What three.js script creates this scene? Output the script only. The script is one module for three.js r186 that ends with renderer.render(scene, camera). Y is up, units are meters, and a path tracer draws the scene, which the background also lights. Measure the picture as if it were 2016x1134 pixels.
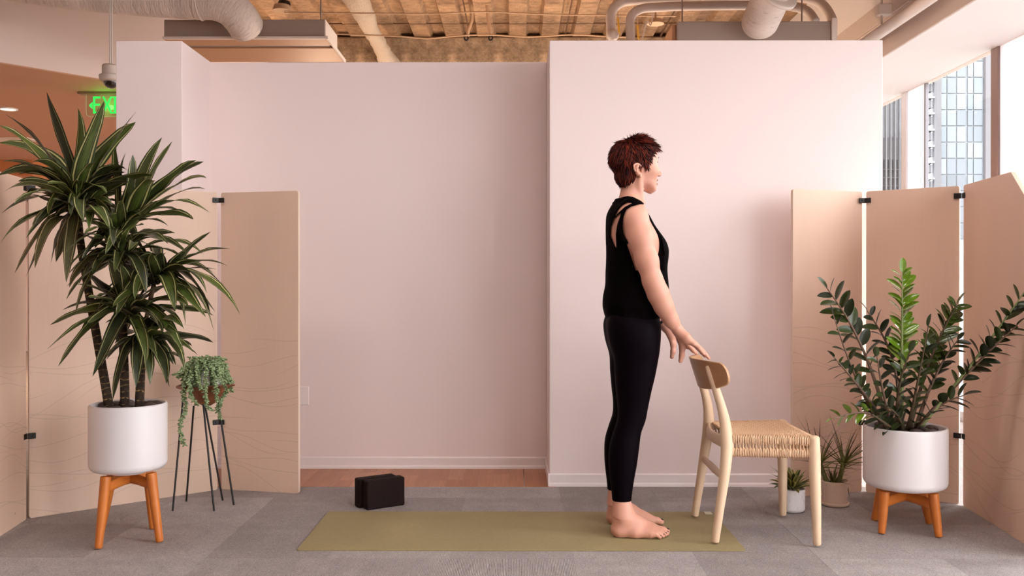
import * as THREE from 'three';
import { RoundedBoxGeometry } from 'three/addons/geometries/RoundedBoxGeometry.js';
import { mergeGeometries, toCreasedNormals } from 'three/addons/utils/BufferGeometryUtils.js';
import { TextGeometry } from 'three/addons/geometries/TextGeometry.js';
import { FontLoader } from 'three/addons/loaders/FontLoader.js';
import { RectAreaLightUniformsLib } from 'three/addons/lights/RectAreaLightUniformsLib.js';

// ---------------------------------------------------------------- camera, sky, lights, exposure
const scene = new THREE.Scene();
const EYE = 1.05;                                    // camera height; the room runs along -z
const camera = new THREE.PerspectiveCamera(2 * Math.atan(567 / 1750) * 180 / Math.PI, 2016 / 1134, 0.05, 600);
camera.position.set(0, EYE, 0);
camera.lookAt(-9 / 1750, EYE - 6 / 1750, -1);
scene.add(camera);
const renderer = new THREE.WebGLRenderer({ antialias: true });
renderer.toneMapping = THREE.LinearToneMapping;
renderer.toneMappingExposure = 1.65;
renderer.shadowMap.enabled = true;
scene.background = new THREE.Color().setRGB(0.97, 0.985, 1.0);
scene.backgroundIntensity = 6.2;
RectAreaLightUniformsLib.init();
const FILL_ROOM = 7.4;                               // unseen panels added over the studio as fill
const FILL_BACK = 3.0;                               // unseen globes added behind the partitions to brighten the ceiling
const FILL_ROOM_COLOR = [1.0, 0.91, 0.885], FILL_BACK_COLOR = [1.0, 0.72, 0.5];

// ---------------------------------------------------------------- helpers
let seed = 7;
const reseed = (n) => { seed = n; };
function rnd() { seed = (seed + 0x6d2b79f5) | 0; let t = Math.imul(seed ^ (seed >>> 15), 1 | seed); t = (t + Math.imul(t ^ (t >>> 7), 61 | t)) ^ t; return ((t ^ (t >>> 14)) >>> 0) / 4294967296; }
const rr = (a, b) => a + (b - a) * rnd();
const V = (x, y, z) => new THREE.Vector3(x, y, z);
const lerp = (a, b, t) => a + (b - a) * t;
const clamp = (x, a, b) => Math.min(b, Math.max(a, x));
const smooth = (a, b, x) => { const t = clamp((x - a) / (b - a), 0, 1); return t * t * (3 - 2 * t); };
const at = (px, py, d) => V((px - 1017) / 1750 * d, EYE + (561 - py) / 1750 * d, -d);   // a point of the photograph at a known distance
const names = {};
function numbered(n) { const k = names[n] = (names[n] ?? -1) + 1; return k ? `${n}_${String(k).padStart(3, '0')}` : n; }
function shade(o) { o.castShadow = true; o.receiveShadow = true; return o; }
function tag(o, label, category, group) { o.userData.label = label; o.userData.category = category; if (group) o.userData.group = group; return o; }
function thing(name, label, category, pos = [0, 0, 0], group) {
  const o = new THREE.Group(); o.name = numbered(name); o.position.set(...pos); scene.add(o);
  return tag(o, label, category, group);
}
// a part: geometry given in world coordinates unless local is true
function part(name, geo, mat, root, local = false) {
  if (!local) geo.translate(-root.position.x, -root.position.y, -root.position.z);
  const m = shade(new THREE.Mesh(geo, mat)); m.name = name; root.add(m); return m;
}
function struct(name, geo, mat, parent) {
  const m = shade(new THREE.Mesh(geo, mat)); m.name = parent ? name : numbered(name);
  if (!parent) { m.userData.kind = 'structure'; scene.add(m); } else parent.add(m);
  return m;
}
function single(name, geo, mat, label, category, group) {
  geo.computeBoundingBox(); const c = geo.boundingBox.getCenter(V(0, 0, 0)); c.y = geo.boundingBox.min.y;
  geo.translate(-c.x, -c.y, -c.z);
  const m = shade(new THREE.Mesh(geo, mat)); m.name = numbered(name); m.position.copy(c); scene.add(m);
  return tag(m, label, category, group);
}
function box(x0, x1, y0, y1, z0, z1, r = 0) {
  const w = x1 - x0, h = y1 - y0, d = z1 - z0;
  const g = r ? new RoundedBoxGeometry(w, h, d, 2, Math.min(r, w / 2.01, h / 2.01, d / 2.01)) : new THREE.BoxGeometry(w, h, d);
  boxUV(g); return g.translate((x0 + x1) / 2, (y0 + y1) / 2, (z0 + z1) / 2);
}
function boxUV(g) {                                  // uv in metres by the dominant axis
  const p = g.attributes.position, n = g.attributes.normal, uv = new Float32Array(p.count * 2);
  for (let i = 0; i < p.count; i++) {
    const ax = Math.abs(n.getX(i)), ay = Math.abs(n.getY(i)), az = Math.abs(n.getZ(i));
    if (ax >= ay && ax >= az) { uv[2 * i] = p.getZ(i); uv[2 * i + 1] = p.getY(i); }
    else if (ay >= az) { uv[2 * i] = p.getX(i); uv[2 * i + 1] = p.getZ(i); }
    else { uv[2 * i] = p.getX(i); uv[2 * i + 1] = p.getY(i); }
  }
  g.setAttribute('uv', new THREE.BufferAttribute(uv, 2)); return g;
}
function merge(list) {
  return mergeGeometries(list.map((g) => { const q = g.index ? g.toNonIndexed() : g; for (const k of Object.keys(q.attributes)) if (!['position', 'normal', 'uv'].includes(k)) q.deleteAttribute(k); if (!q.attributes.uv) q.setAttribute('uv', new THREE.BufferAttribute(new Float32Array(q.attributes.position.count * 2), 2)); return q; }));
}
// a limb swept along points with an oval section; r1 lies along ref x tangent, r2 along ref
function sweep(pts, r1, r2, ref = V(0, 0, 1), seg = 24, sides = 12, dome = 0.7) {
  const curve = new THREE.CatmullRomCurve3(pts, false, 'centripetal');
  const pos = [], uv = [], idx = [], n = pts.length - 1;
  const val = (a, t) => { if (typeof a === 'number') return a; const s = t * n, i = Math.min(n - 1, Math.floor(s)); return lerp(a[i], a[i + 1], s - i); };
  const rings = [], cap = 3;
  const R0 = Math.min(val(r1, 0), val(r2, 0)), R1 = Math.min(val(r1, 1), val(r2, 1));
  const len = curve.getLength();
  for (let i = 0; i < cap; i++) { const a = (i / cap) * Math.PI / 2; rings.push([0, -Math.cos(a) * R0 * dome, Math.max(0.02, Math.sin(a))]); }
  for (let i = 0; i <= seg; i++) rings.push([i / seg, 0, 1]);
  for (let i = cap - 1; i >= 0; i--) { const a = (i / cap) * Math.PI / 2; rings.push([1, Math.cos(a) * R1 * dome, Math.max(0.02, Math.sin(a))]); }
  for (const [t, off, k] of rings) {
    const p = curve.getPoint(t), tan = curve.getTangent(t), A = V(0, 0, 0).crossVectors(ref, tan).normalize(), B = V(0, 0, 0).crossVectors(tan, A).normalize();
    p.addScaledVector(tan, off);
    for (let j = 0; j <= sides; j++) {
      const th = (j / sides) * Math.PI * 2, c = Math.cos(th) * val(r1, t) * k, s = Math.sin(th) * val(r2, t) * k;
      pos.push(p.x + A.x * c + B.x * s, p.y + A.y * c + B.y * s, p.z + A.z * c + B.z * s);
      uv.push(j / sides * 0.1, t * len);
    }
  }
  const w = sides + 1;
  for (let i = 0; i < rings.length - 1; i++) for (let j = 0; j < sides; j++) { const a = i * w + j, b = a + 1, c = a + w, d = c + 1; idx.push(a, b, c, b, d, c); }
  const g = new THREE.BufferGeometry();
  g.setAttribute('position', new THREE.Float32BufferAttribute(pos, 3)); g.setAttribute('uv', new THREE.Float32BufferAttribute(uv, 2)); g.setIndex(idx);
  g.computeVertexNormals();
  const nm = g.attributes.normal;                    // join the seam
  for (let i = 0; i < rings.length; i++) { const a = i * w, b = a + sides; const v = V(nm.getX(a) + nm.getX(b), nm.getY(a) + nm.getY(b), nm.getZ(a) + nm.getZ(b)).normalize(); nm.setXYZ(a, v.x, v.y, v.z); nm.setXYZ(b, v.x, v.y, v.z); }
  return g;
}
const tube = (pts, r, seg = 16, sides = 8) => sweep(pts, r, r, pickRef(pts), seg, sides, 0.3);
function pickRef(pts) { const d = pts[pts.length - 1].clone().sub(pts[0]).normalize(); return Math.abs(d.z) < 0.8 ? V(0, 0.05, 1).normalize() : V(0.02, 1, 0).normalize(); }
function lathe(profile, cx, y, cz, seg = 64) { return new THREE.LatheGeometry(profile.map(([r, h]) => new THREE.Vector2(r, h)), seg).translate(cx, y, cz); }

// ---------------------------------------------------------------- textures and materials
const hash = (x, y) => { let h = Math.imul(x, 374761393) ^ Math.imul(y, 668265263); h = Math.imul(h ^ (h >>> 13), 1274126177); return ((h ^ (h >>> 16)) >>> 0) / 4294967296; };
function noise(x, y, px = 0, py = 0) {               // value noise, tiling every px, py cells
  const ix = Math.floor(x), iy = Math.floor(y), fx = x - ix, fy = y - iy, u = fx * fx * (3 - 2 * fx), v = fy * fy * (3 - 2 * fy);
  const w = (a, p) => (p ? ((a % p) + p) % p : a);
  const a = hash(w(ix, px), w(iy, py)), b = hash(w(ix + 1, px), w(iy, py)), c = hash(w(ix, px), w(iy + 1, py)), d = hash(w(ix + 1, px), w(iy + 1, py));
  return a + (b - a) * u + (c - a) * v + (a - b - c + d) * u * v;
}
function texture(w, h, fn, srgb = true, clampEdge = false) {
  const data = new Uint8Array(w * h * 4);
  for (let y = 0; y < h; y++) for (let x = 0; x < w; x++) { const c = fn(x / w, y / h), k = (y * w + x) * 4; data[k] = clamp(c[0], 0, 1) * 255; data[k + 1] = clamp(c[1], 0, 1) * 255; data[k + 2] = clamp(c[2], 0, 1) * 255; data[k + 3] = 255; }
  const t = new THREE.DataTexture(data, w, h); t.magFilter = THREE.LinearFilter; t.minFilter = THREE.LinearMipmapLinearFilter; t.generateMipmaps = true;
  t.wrapS = t.wrapT = clampEdge ? THREE.ClampToEdgeWrapping : THREE.RepeatWrapping; if (srgb) t.colorSpace = THREE.SRGBColorSpace; t.needsUpdate = true; return t;
}
const repeat = (t, x, y) => { const q = t.clone(); q.repeat.set(x, y); q.needsUpdate = true; return q; };
const grey = (v) => [v, v, v];
const std = (color, roughness = 0.6, more = {}) => new THREE.MeshStandardMaterial({ color, roughness, ...more });
const phys = (color, roughness, more = {}) => new THREE.MeshPhysicalMaterial({ color, roughness, ...more });
const paintBump = texture(256, 256, (u, v) => grey(0.5 + 0.3 * (noise(u * 64, v * 64, 64, 64) - 0.5) + 0.3 * (noise(u * 128, v * 128, 128, 128) - 0.5)), false);
const grain = (c0, c1, freq) => texture(512, 512, (u, v) => {
  const n = 0.5 * noise(u * freq, v * 4, freq, 4) + 0.3 * noise(u * freq * 2 + 9, v * 8, freq * 2, 8) + 0.2 * noise(u * 16 * freq, v * 32, freq * 16, 32);
  return [0, 1, 2].map((k) => lerp(c0[k], c1[k], n));
});
const M = {};
M.wall = std('#eddcd9', 0.75, { bumpMap: repeat(paintBump, 1.5, 1.5), bumpScale: 0.0002 });
M.wallDeep = std('#e2cfc6', 0.85);
M.base = std('#ece0de', 0.45);
M.orangeSoffit = std('#c39274', 0.75);
M.orangeDeep = std('#c27a48', 0.6);
M.oak = std('#ffffff', 0.5, { map: repeat(grain([0.82, 0.70, 0.58], [0.89, 0.78, 0.66], 16), 8, 1.2) });
M.oakDark = std('#ffffff', 0.42, { map: repeat(grain([0.70, 0.52, 0.37], [0.78, 0.60, 0.44], 14), 2, 1) });
M.teak = std('#ffffff', 0.45, { map: repeat(grain([0.72, 0.38, 0.12], [0.86, 0.52, 0.22], 12), 8, 1.5) });
M.teakDark = std('#9a5a2c', 0.45);
M.ceramic = phys('#dfd9d9', 0.35, { clearcoat: 0.4, clearcoatRoughness: 0.2 });
M.black = std('#120d0d', 0.5);
M.soil = std('#2a1d16', 1);
M.glass = new THREE.MeshPhysicalMaterial({ color: '#ffffff', roughness: 0, transmission: 1, thickness: 0, ior: 1.45 });
// ---------------------------------------------------------------- the room
const CEIL = 3.75, LEFT = -8.5, RIGHT = 3.5, BACK = -14, FRONT = 3.2;
const carpetTex = texture(512, 512, (u, v) => {
  const rib = 0.5 + 0.5 * Math.sin(u * 80 * Math.PI * 2 + 2.2 * noise(u * 40, v * 12, 40, 12));
  const yarn = noise(u * 160, v * 220, 160, 220), soft = noise(u * 8, v * 8, 8, 8);
  const k = 0.62 + 0.15 * rib + 0.20 * (yarn - 0.5) + 0.05 * (soft - 0.5);
  return [k, k * 0.972, k * 0.955];
});
const carpetBump = texture(512, 512, (u, v) => grey(0.5 + 0.35 * Math.sin(u * 80 * Math.PI * 2) + 0.3 * (noise(u * 160, v * 220, 160, 220) - 0.5)), false);
const carpetMats = ['#ece7e7', '#e2dcdc', '#d8d1d1'].map((c) => std(c, 0.95, { map: carpetTex, bumpMap: carpetBump, bumpScale: 0.002 }));
const carpetWide = std('#d2c6c3', 0.95, { map: repeat(carpetTex, 2.1, 2.1) });
const floor = struct('floor', box(LEFT - 0.2, RIGHT + 0.2, -0.25, -0.012, BACK - 0.2, FRONT + 0.2), carpetWide);
// carpet tiles, laid quarter-turned
{
  reseed(11);
  const TX = 0.472, TZ = 0.485, plain = [0, 1].map((turn) => {
    const g = new RoundedBoxGeometry(TX, 0.012, TZ, 1, 0.0004); boxUV(g);
    const uv = g.attributes.uv; for (let i = 0; i < uv.count; i++) { const a = uv.getX(i) / TX, b = uv.getY(i) / TZ; turn ? uv.setXY(i, b, a) : uv.setXY(i, a, b); }
    return g;
  });
  for (let i = -11; i <= 11; i++) for (let j = 0; j < 11; j++) {
    const x = 0.218 + TX * (i + 0.5), z = -3.41 + TZ * (2.5 - j);
    if (z < -4.9 && x < 2.3 && x > -2.3) continue;
    if (x > 3.2 || z < -6.4) continue;
    const m = shade(new THREE.Mesh(plain[rnd() < 0.5 ? 0 : 1], carpetMats[Math.floor(rnd() * 3)]));
    m.name = 'carpet_tile'; m.position.set(x, -0.006 + rr(-0.00015, 0.00015), z); floor.add(m);
  }
}
// maple strip floor of the niche
{
  reseed(5);
  const woods = [0, 1, 2, 3].map((k) => std(['#c98a63', '#c28159', '#ce8f68', '#bf7c55'][k], 0.35, { map: repeat(grain([0.82, 0.80, 0.78], [1, 1, 1], 18), 5, 1.2) }));
  for (let x = -1.95; x < 0.2; x += 0.083) {
    const cut = x > -0.05 && x < 0.03 ? 0.004 : 0.0005;
    let z = -4.615; const ends = [-4.615, -4.615 - rr(0.08, 0.4), -5.1];
    for (let k = 0; k < 2; k++) struct('floor_plank', box(x, x + 0.083 - cut, -0.012, 0.0005, ends[k + 1] + 0.0004, ends[k], 0.0008), woods[Math.floor(rnd() * 4)], floor);
  }
}
// partitions: a low wall that steps back into a niche
const H = 2.325, ZF = -4.64, ZB = -5.085;
function wall(name, b, mat = M.wall) { return struct(name, box(...b, 0.004), mat); }
wall('wall_right', [0.172, 1.906, 0, H, ZB - 0.12, ZF]);
wall('wall_niche', [-1.78, 0.172, 0, H, ZB - 0.12, ZB]);
wall('wall_left', [-2.095, -1.748, 0, H, ZB - 0.12, ZF]);
// baseboards: a flat board with a small coved foot
function baseboard(name, x0, x1, z, facing) {
  const s = new THREE.Shape(); s.moveTo(0, 0); s.lineTo(0.016, 0); s.lineTo(0.014, 0.012); s.lineTo(0.009, 0.02); s.lineTo(0.008, 0.060); s.lineTo(0.004, 0.066); s.lineTo(0, 0.066);
  const g = new THREE.ExtrudeGeometry(s, { depth: x1 - x0, bevelEnabled: false });
  g.rotateY(-Math.PI / 2); // profile x -> z, depth -> -x
  g.translate(x1, 0, z);
  return struct(name, g, M.base);
}
baseboard('baseboard_right', 0.166, 1.908, ZF);
baseboard('baseboard_niche', -1.78, 0.172, ZB);
baseboard('baseboard_left', -2.095, -1.742, ZF);
{ const s = box(0.163, 0.172, 0, 0.065, ZB + 0.015, ZF + 0.012, 0.003); struct('baseboard_return', s, M.base); }
{ const s = box(-1.748, -1.739, 0, 0.065, ZB + 0.015, ZF, 0.003); struct('baseboard_return', s, M.base); }

// outer shell
struct('wall_west', box(LEFT - 0.2, LEFT, 0, CEIL, BACK, FRONT), M.wallDeep);
struct('wall_rear', box(LEFT - 0.2, RIGHT + 0.2, 0, CEIL, BACK - 0.2, BACK), M.wallDeep);
struct('wall_front', box(LEFT - 0.2, RIGHT + 0.2, 0, CEIL, FRONT, FRONT + 0.2), M.wallDeep);

// ceiling: ribbed deck, fluted along z
const deckTex = texture(512, 512, (u, v) => {
  const n = 0.5 * noise(u * 6, v * 6, 6, 6) + 0.3 * noise(u * 24, v * 24, 24, 24) + 0.2 * noise(u * 128, v * 128, 128, 128);
  const speck = noise(u * 70 + 3, v * 70, 70, 70) > 0.93 ? 0.75 : 1;
  const k = (0.68 + 0.42 * (n - 0.5)) * speck; return [k * 1.0, k * 0.86, k * 0.71];
});
const deckBump = texture(512, 512, (u, v) => grey(0.5 * noise(u * 40, v * 40, 40, 40) + 0.5 * noise(u * 130, v * 130, 130, 130)), false);
M.deck = std('#f6e6d6', 0.95, { map: deckTex, bumpMap: deckBump, bumpScale: 0.006 });
M.braceRough = std('#d6c3ae', 1, { bumpMap: repeat(deckBump, 18, 2), bumpScale: 0.012 });
M.deckDark = std('#6b4c34', 0.95);
M.fireproof = std('#ffffff', 1, { map: repeat(deckTex, 2, 2), bumpMap: repeat(deckBump, 2, 2), bumpScale: 0.008 });
{
  const pitch = 0.345, s = [], x0 = LEFT - 0.2, x1 = RIGHT + 0.2;
  for (let x = x0; x < x1; x += pitch) s.push([x, CEIL], [x + 0.175, CEIL], [x + 0.2, CEIL + 0.055], [x + pitch - 0.025, CEIL + 0.055]);
  const sh = new THREE.Shape(); sh.moveTo(x0, CEIL + 0.25); for (const [x, y] of s) sh.lineTo(Math.min(x, x1), y); sh.lineTo(x1, CEIL); sh.lineTo(x1, CEIL + 0.25); sh.closePath();
  const g = new THREE.ExtrudeGeometry(sh, { depth: FRONT - BACK + 0.4, bevelEnabled: false }); g.translate(0, 0, BACK - 0.2);
  const ceiling = struct('ceiling', g, M.deck);
  // joints between deck sheets: narrow steel laps seen as dark lines
  for (let x = -1.55; x < 2.4; x += pitch * 3) struct('deck_lap', box(x, x + 0.012, CEIL - 0.006, CEIL + 0.01, BACK, -5), M.deckDark, ceiling);
  for (const z of [-7.2, -9.2]) struct('deck_seam', box(-4.8, RIGHT, CEIL - 0.004, CEIL + 0.01, z, z + 0.01), M.deckDark, ceiling);
}
// fireproofed girder across the deck
struct('ceiling_girder', box(-2.7, 2.8, CEIL - 0.30, CEIL, -10.05, -9.65, 0.03), M.fireproof);
// dropped soffit on the far left, warm underside
{
  const poly = [[LEFT, -1.88], [-2.75, -8.06], [-2.75, BACK], [LEFT, BACK]];
  const mk = (y0, y1) => { const s = new THREE.Shape(poly.map(([x, z]) => new THREE.Vector2(x, -z))); const g = new THREE.ExtrudeGeometry(s, { depth: y1 - y0, bevelEnabled: false }); g.rotateX(-Math.PI / 2); g.translate(0, y0, 0); return g; };
  struct('ceiling_soffit_left', mk(2.752, CEIL), M.wallDeep);
  struct('ceiling_panel_left', mk(2.742, 2.752), M.orangeSoffit);
  struct('ceiling_bulkhead', box(LEFT, -6.55, 2.53, 2.742, -12.9, -12, 0.01).rotateZ(0), M.orangeDeep);
  struct('ceiling_slot', box(LEFT, -5.6, 2.728, 2.742, -10.4, -10.15, 0.004), M.wallDeep);
}
// dropped soffit along the windows
M.soffitWhite = std('#e3dddb', 0.6); M.fasciaShade = std('#cbbab0', 0.7);
struct('ceiling_soffit_right', box(2.79, RIGHT, 2.78, CEIL, BACK, FRONT, 0.006), M.soffitWhite);
struct('trim_fascia_shade', box(2.782, 2.79, 2.784, 3.05, BACK, FRONT, 0.002), M.fasciaShade);  // added panel; its darker colour stands in for shade on the fascia
struct('trim_soffit', box(2.765, 2.79, 3.05, 3.2, BACK, FRONT, 0.004), std('#c9b8ae', 0.6));

// window wall: frame posts every 1.5 m, a white panel beside each, one pane between
M.frame = std('#8f7873', 0.4, { metalness: 0.3 });
M.frameDark = std('#77747a', 0.4); M.frameLight = std('#dddde3', 0.4, { metalness: 0.2 });
M.panelWhite = phys('#f2f1f4', 0.9, { transmission: 0.45, thickness: 0 });
{
  struct('wall_right_sill', box(RIGHT - 0.02, RIGHT + 0.18, -0.02, 0.06, BACK, FRONT), M.frameLight);
  struct('wall_right_head', box(RIGHT, RIGHT + 0.055, 2.78, CEIL, BACK, FRONT), M.wallDeep);
  let n = 0;
  for (let k = -6; k <= 5; k++) {
    const z = -6.51 - 1.52 * k;                       // post between two windows
    if (z > FRONT - 0.1 || z - 1.5 < BACK) continue;
    const w = new THREE.Group(); w.name = `window_${++n}`; w.userData.kind = 'structure'; w.position.set(RIGHT, 0, z); scene.add(w);
    struct('window_frame', box(-0.015, 0.06, 0.06, 2.78, -0.05, 0.05, 0.006), k === 0 ? M.frame : M.frameLight, w);
    struct('window_panel', box(0.0, 0.03, 0.06, 2.78, 0.05, 0.37, 0.004), M.panelWhite, w);
    struct('window_frame', box(0.0, 0.03, 0.06, 2.78, 0.37, 0.395, 0.003), M.frameDark, w);
    const g = new THREE.PlaneGeometry(1.075, 2.72); g.rotateY(-Math.PI / 2); g.translate(0.05, 1.42, -0.588);
    struct('window_pane', g, M.glass, w);
  }
}

// ---------------------------------------------------------------- lamps, some unseen and added for fill
M.fillGlow = std('#ffffff', 0.5, { emissive: new THREE.Color().setRGB(...FILL_ROOM_COLOR), emissiveIntensity: 1.2 });
M.metalWhite = std('#d8d2cf', 0.4);
function fillPanel(x, z, w, d, power, where) {  // out-of-view panel, added to fill the room with light
  const t = thing('added_ceiling_light', `unseen flat white fill light panel added ${where}`, 'ceiling light', [x, 3.3, z]);
  part('housing', box(-w / 2, w / 2, 0.01, 0.06, -d / 2, d / 2, 0.008), M.metalWhite, t, true);
  part('diffuser', box(-w / 2 + 0.02, w / 2 - 0.02, 0, 0.012, -d / 2 + 0.02, d / 2 - 0.02, 0.003), M.fillGlow, t, true);
  for (const s of [-1, 1]) part('rod', new THREE.CylinderGeometry(0.006, 0.006, CEIL - 3.36, 6).translate(s * w * 0.4, (CEIL - 3.36) / 2 + 0.06, 0), M.metalWhite, t, true);
  const l = new THREE.RectAreaLight(new THREE.Color().setRGB(...FILL_ROOM_COLOR), power, w - 0.04, d - 0.04);
  l.position.set(x, 3.295, z); l.lookAt(x, 0, z); scene.add(l);
}
fillPanel(-1.5, -3.1, 1.7, 0.4, FILL_ROOM * 0.82, 'over the left half of the studio');
fillPanel(0.9, -2.6, 1.7, 0.4, FILL_ROOM * 0.88, 'over the right half of the studio');
fillPanel(0.9, -0.3, 1.5, 0.6, FILL_ROOM * 1.2, 'over the place the picture is taken from');
M.globe = std('#ffffff', 0.5, { emissive: new THREE.Color().setRGB(...FILL_BACK_COLOR), emissiveIntensity: 1.5 });
function fillGlobe(x, y, z, power, where) {  // out-of-view lamp, added to light the ceiling deck from below
  const t = thing('added_floor_lamp', `added unseen fill lamp with round glowing globe ${where}`, 'floor lamp', [x, 0, z]);
  part('globe', new THREE.SphereGeometry(0.11, 20, 14).translate(0, y, 0), M.globe, t, true);
  part('pole', new THREE.CylinderGeometry(0.01, 0.01, y - 0.1, 10).translate(0, (y - 0.1) / 2 + 0.01, 0), M.black, t, true);
  part('base', new THREE.CylinderGeometry(0.14, 0.15, 0.02, 28).translate(0, -0.002, 0), M.black, t, true);
  const l = new THREE.PointLight(new THREE.Color().setRGB(...FILL_BACK_COLOR), power); l.shadow.radius = 5; l.castShadow = true; l.position.set(x, y, z); scene.add(l);
}
fillGlobe(-0.2, 2.2, -8.0, FILL_BACK, 'hidden behind the niche wall');
fillGlobe(1.2, 2.2, -8.0, FILL_BACK, 'hidden behind the right partition');
fillGlobe(-2.0, 2.1, -9.3, FILL_BACK, 'hidden behind the left partition');
function downlight(px, py, y, where) {
  const d = (y - EYE) * 1750 / (561 - py), p = at(px, py, d);
  const t = thing('recessed_downlight', `small glowing round recessed downlight in the warm ceiling ${where}`, 'ceiling light', [p.x, y, p.z]);
  part('trim_ring', new THREE.TorusGeometry(0.075, 0.01, 8, 24).rotateX(Math.PI / 2).translate(0, -0.004, 0), M.metalWhite, t, true);
  part('lens', new THREE.CylinderGeometry(0.068, 0.068, 0.006, 24).translate(0, -0.004, 0), std('#ffffff', 0.4, { emissive: '#ffe2c0', emissiveIntensity: 3 }), t, true);
  const l = new THREE.SpotLight(new THREE.Color().setRGB(1, 0.7, 0.45), 10, 0, 1.0, 0.6); l.castShadow = true; l.position.set(p.x, y - 0.03, p.z); l.target.position.set(p.x, 0, p.z); scene.add(l, l.target);
}
downlight(14, 213, 2.742, 'nearest the picture edge');
downlight(202, 345, 2.742, 'far back behind the tall plant');
for (const [x, z] of [[-5.2, -6.4], [-4.3, -10.5], [-6.6, -9.3]]) {
  const t = thing('recessed_downlight', `round recessed downlight in the warm ceiling at ${x < -6 ? 'the far corner' : x < -5 ? 'the near end' : 'the middle'}`, 'ceiling light', [x, 2.742, z]);
  part('trim_ring', new THREE.TorusGeometry(0.075, 0.01, 8, 24).rotateX(Math.PI / 2).translate(0, -0.004, 0), M.metalWhite, t, true);
  part('lens', new THREE.CylinderGeometry(0.068, 0.068, 0.006, 24).translate(0, -0.004, 0), std('#ffffff', 0.4, { emissive: '#ffe2c0', emissiveIntensity: 3 }), t, true);
  const l = new THREE.SpotLight(new THREE.Color().setRGB(1, 0.7, 0.45), 13, 0, 1.0, 0.6); l.castShadow = true; l.position.set(x, 2.71, z); l.target.position.set(x, 0, z); scene.add(l, l.target);
}

// ---------------------------------------------------------------- outside
M.facade = std('#6e7378', 0.7); M.bright = std('#676769', 0.7);
struct('street_ground', box(-150, 300, -26, -25, -400, 200), std('#75736f', 0.95));
{
  const panes = ['#565e63', '#51595f', '#5c6165', '#4f565c'].map((c) => phys(c, 0.25, { metalness: 0.15 }));
  const reflectPanes = ['#4a4f56', '#444a50'].map((c) => phys(c, 0.25, { metalness: 0.1 }));  // darker tint paints in the reflection of another building
  // glass tower with a balcony edge on its left
  const D = 100, X = (px) => (px - 1017) / 1750 * D, Y = (py) => EYE + (561 - py) / 1750 * D;
  const t = thing('office_tower', 'pale glass tower with a grid of large panes seen through the middle window', 'building', [X(1890), -25, -D]);
  { const k = 1 + 25 / D, pl = new THREE.Shape([[X(1833), D], [X(2150), D], [X(2150) * k, D + 25], [X(1833) * k, D + 25]].map(([x, d]) => new THREE.Vector2(x, d))); const g = new THREE.ExtrudeGeometry(pl, { depth: 95, bevelEnabled: false }); g.rotateX(-Math.PI / 2); g.translate(0, -25, 0); part('wall', g, M.facade, t); }
  part('concrete_strip', box(X(1833), X(1847), -25, 70, -D, -D + 0.5, 0.05), std('#555457', 0.9), t);
  part('concrete_strip', box(X(1933), X(1952), -25, 70, -D, -D + 0.5, 0.05), std('#5b595c', 0.9), t);
  reseed(3);
  const cols = [[1848, 1861], [1861, 1880], [1880, 1899], [1901, 1913], [1913, 1932], [1954, 1975], [1975, 1996], [1996, 2020]], geos = {};
  for (let r = 0; r < 13; r++) {
    const y1 = Y(60 + r * 31.7), y0 = Y(60 + (r + 1) * 31.7 - 1.6);
    for (const [a, b] of cols) {
      const k = `${b - a}`; const g = geos[k] ??= box(0, X(b) - X(a) - 0.09, 0, y1 - y0, 0, 0.07, 0.02);
      const m = part('window_pane', g, (r > 8 && a < 1900 ? reflectPanes : panes)[Math.floor(rnd() * (r > 8 && a < 1900 ? 2 : 4))], t, true);
      m.position.set(X(a) - t.position.x, y0 + 25, 0.05 + rr(0, 0.04));
    }
  }
  for (let r = 0; r < 11; r++) {
    part('balcony_slab', box(X(1822), X(1834), Y(70 + r * 31.7), Y(66 + r * 31.7), -D - 4, -D + 0.6, 0.05), M.bright, t);
    part('balcony_rail', box(X(1824), X(1833), Y(88 + r * 31.7), Y(72 + r * 31.7), -D - 3.6, -D + 0.3, 0.05), std(r % 2 ? '#3a3a3d' : '#474649', 0.7), t);
  }
  const D2 = 150, X2 = (px) => (px - 1017) / 1750 * D2, Y2 = (py) => EYE + (561 - py) / 1750 * D2;
  const b = thing('office_building', 'distant building with tall white fins and dark lower glass in the narrow left window', 'building', [X2(1760), -25, -D2]);
  part('wall', box(X2(1690), X2(1812), -25, Y2(40), -D2 - 30, -D2), std('#a3a5ab', 0.7), b);
  part('dark_glass', box(X2(1700), X2(1808), -25, Y2(318), -D2, -D2 + 0.4, 0.05), phys('#44484c', 0.3), b);
  part('grey_band', box(X2(1700), X2(1808), Y2(316), Y2(272), -D2, -D2 + 0.4, 0.05), std('#76767a', 0.7), b);
  for (let px = 1703; px < 1810; px += 8.7) part('fin', box(X2(px), X2(px) + 0.16, -25, Y2(42), -D2 + 0.3, -D2 + 1.1, 0.04), M.bright, b);
  for (let py = 336; py < 420; py += 16) part('glazing_bar', box(X2(1700), X2(1808), Y2(py), Y2(py) + 0.14, -D2 + 0.3, -D2 + 0.7, 0.03), M.bright, b);
}
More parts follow.
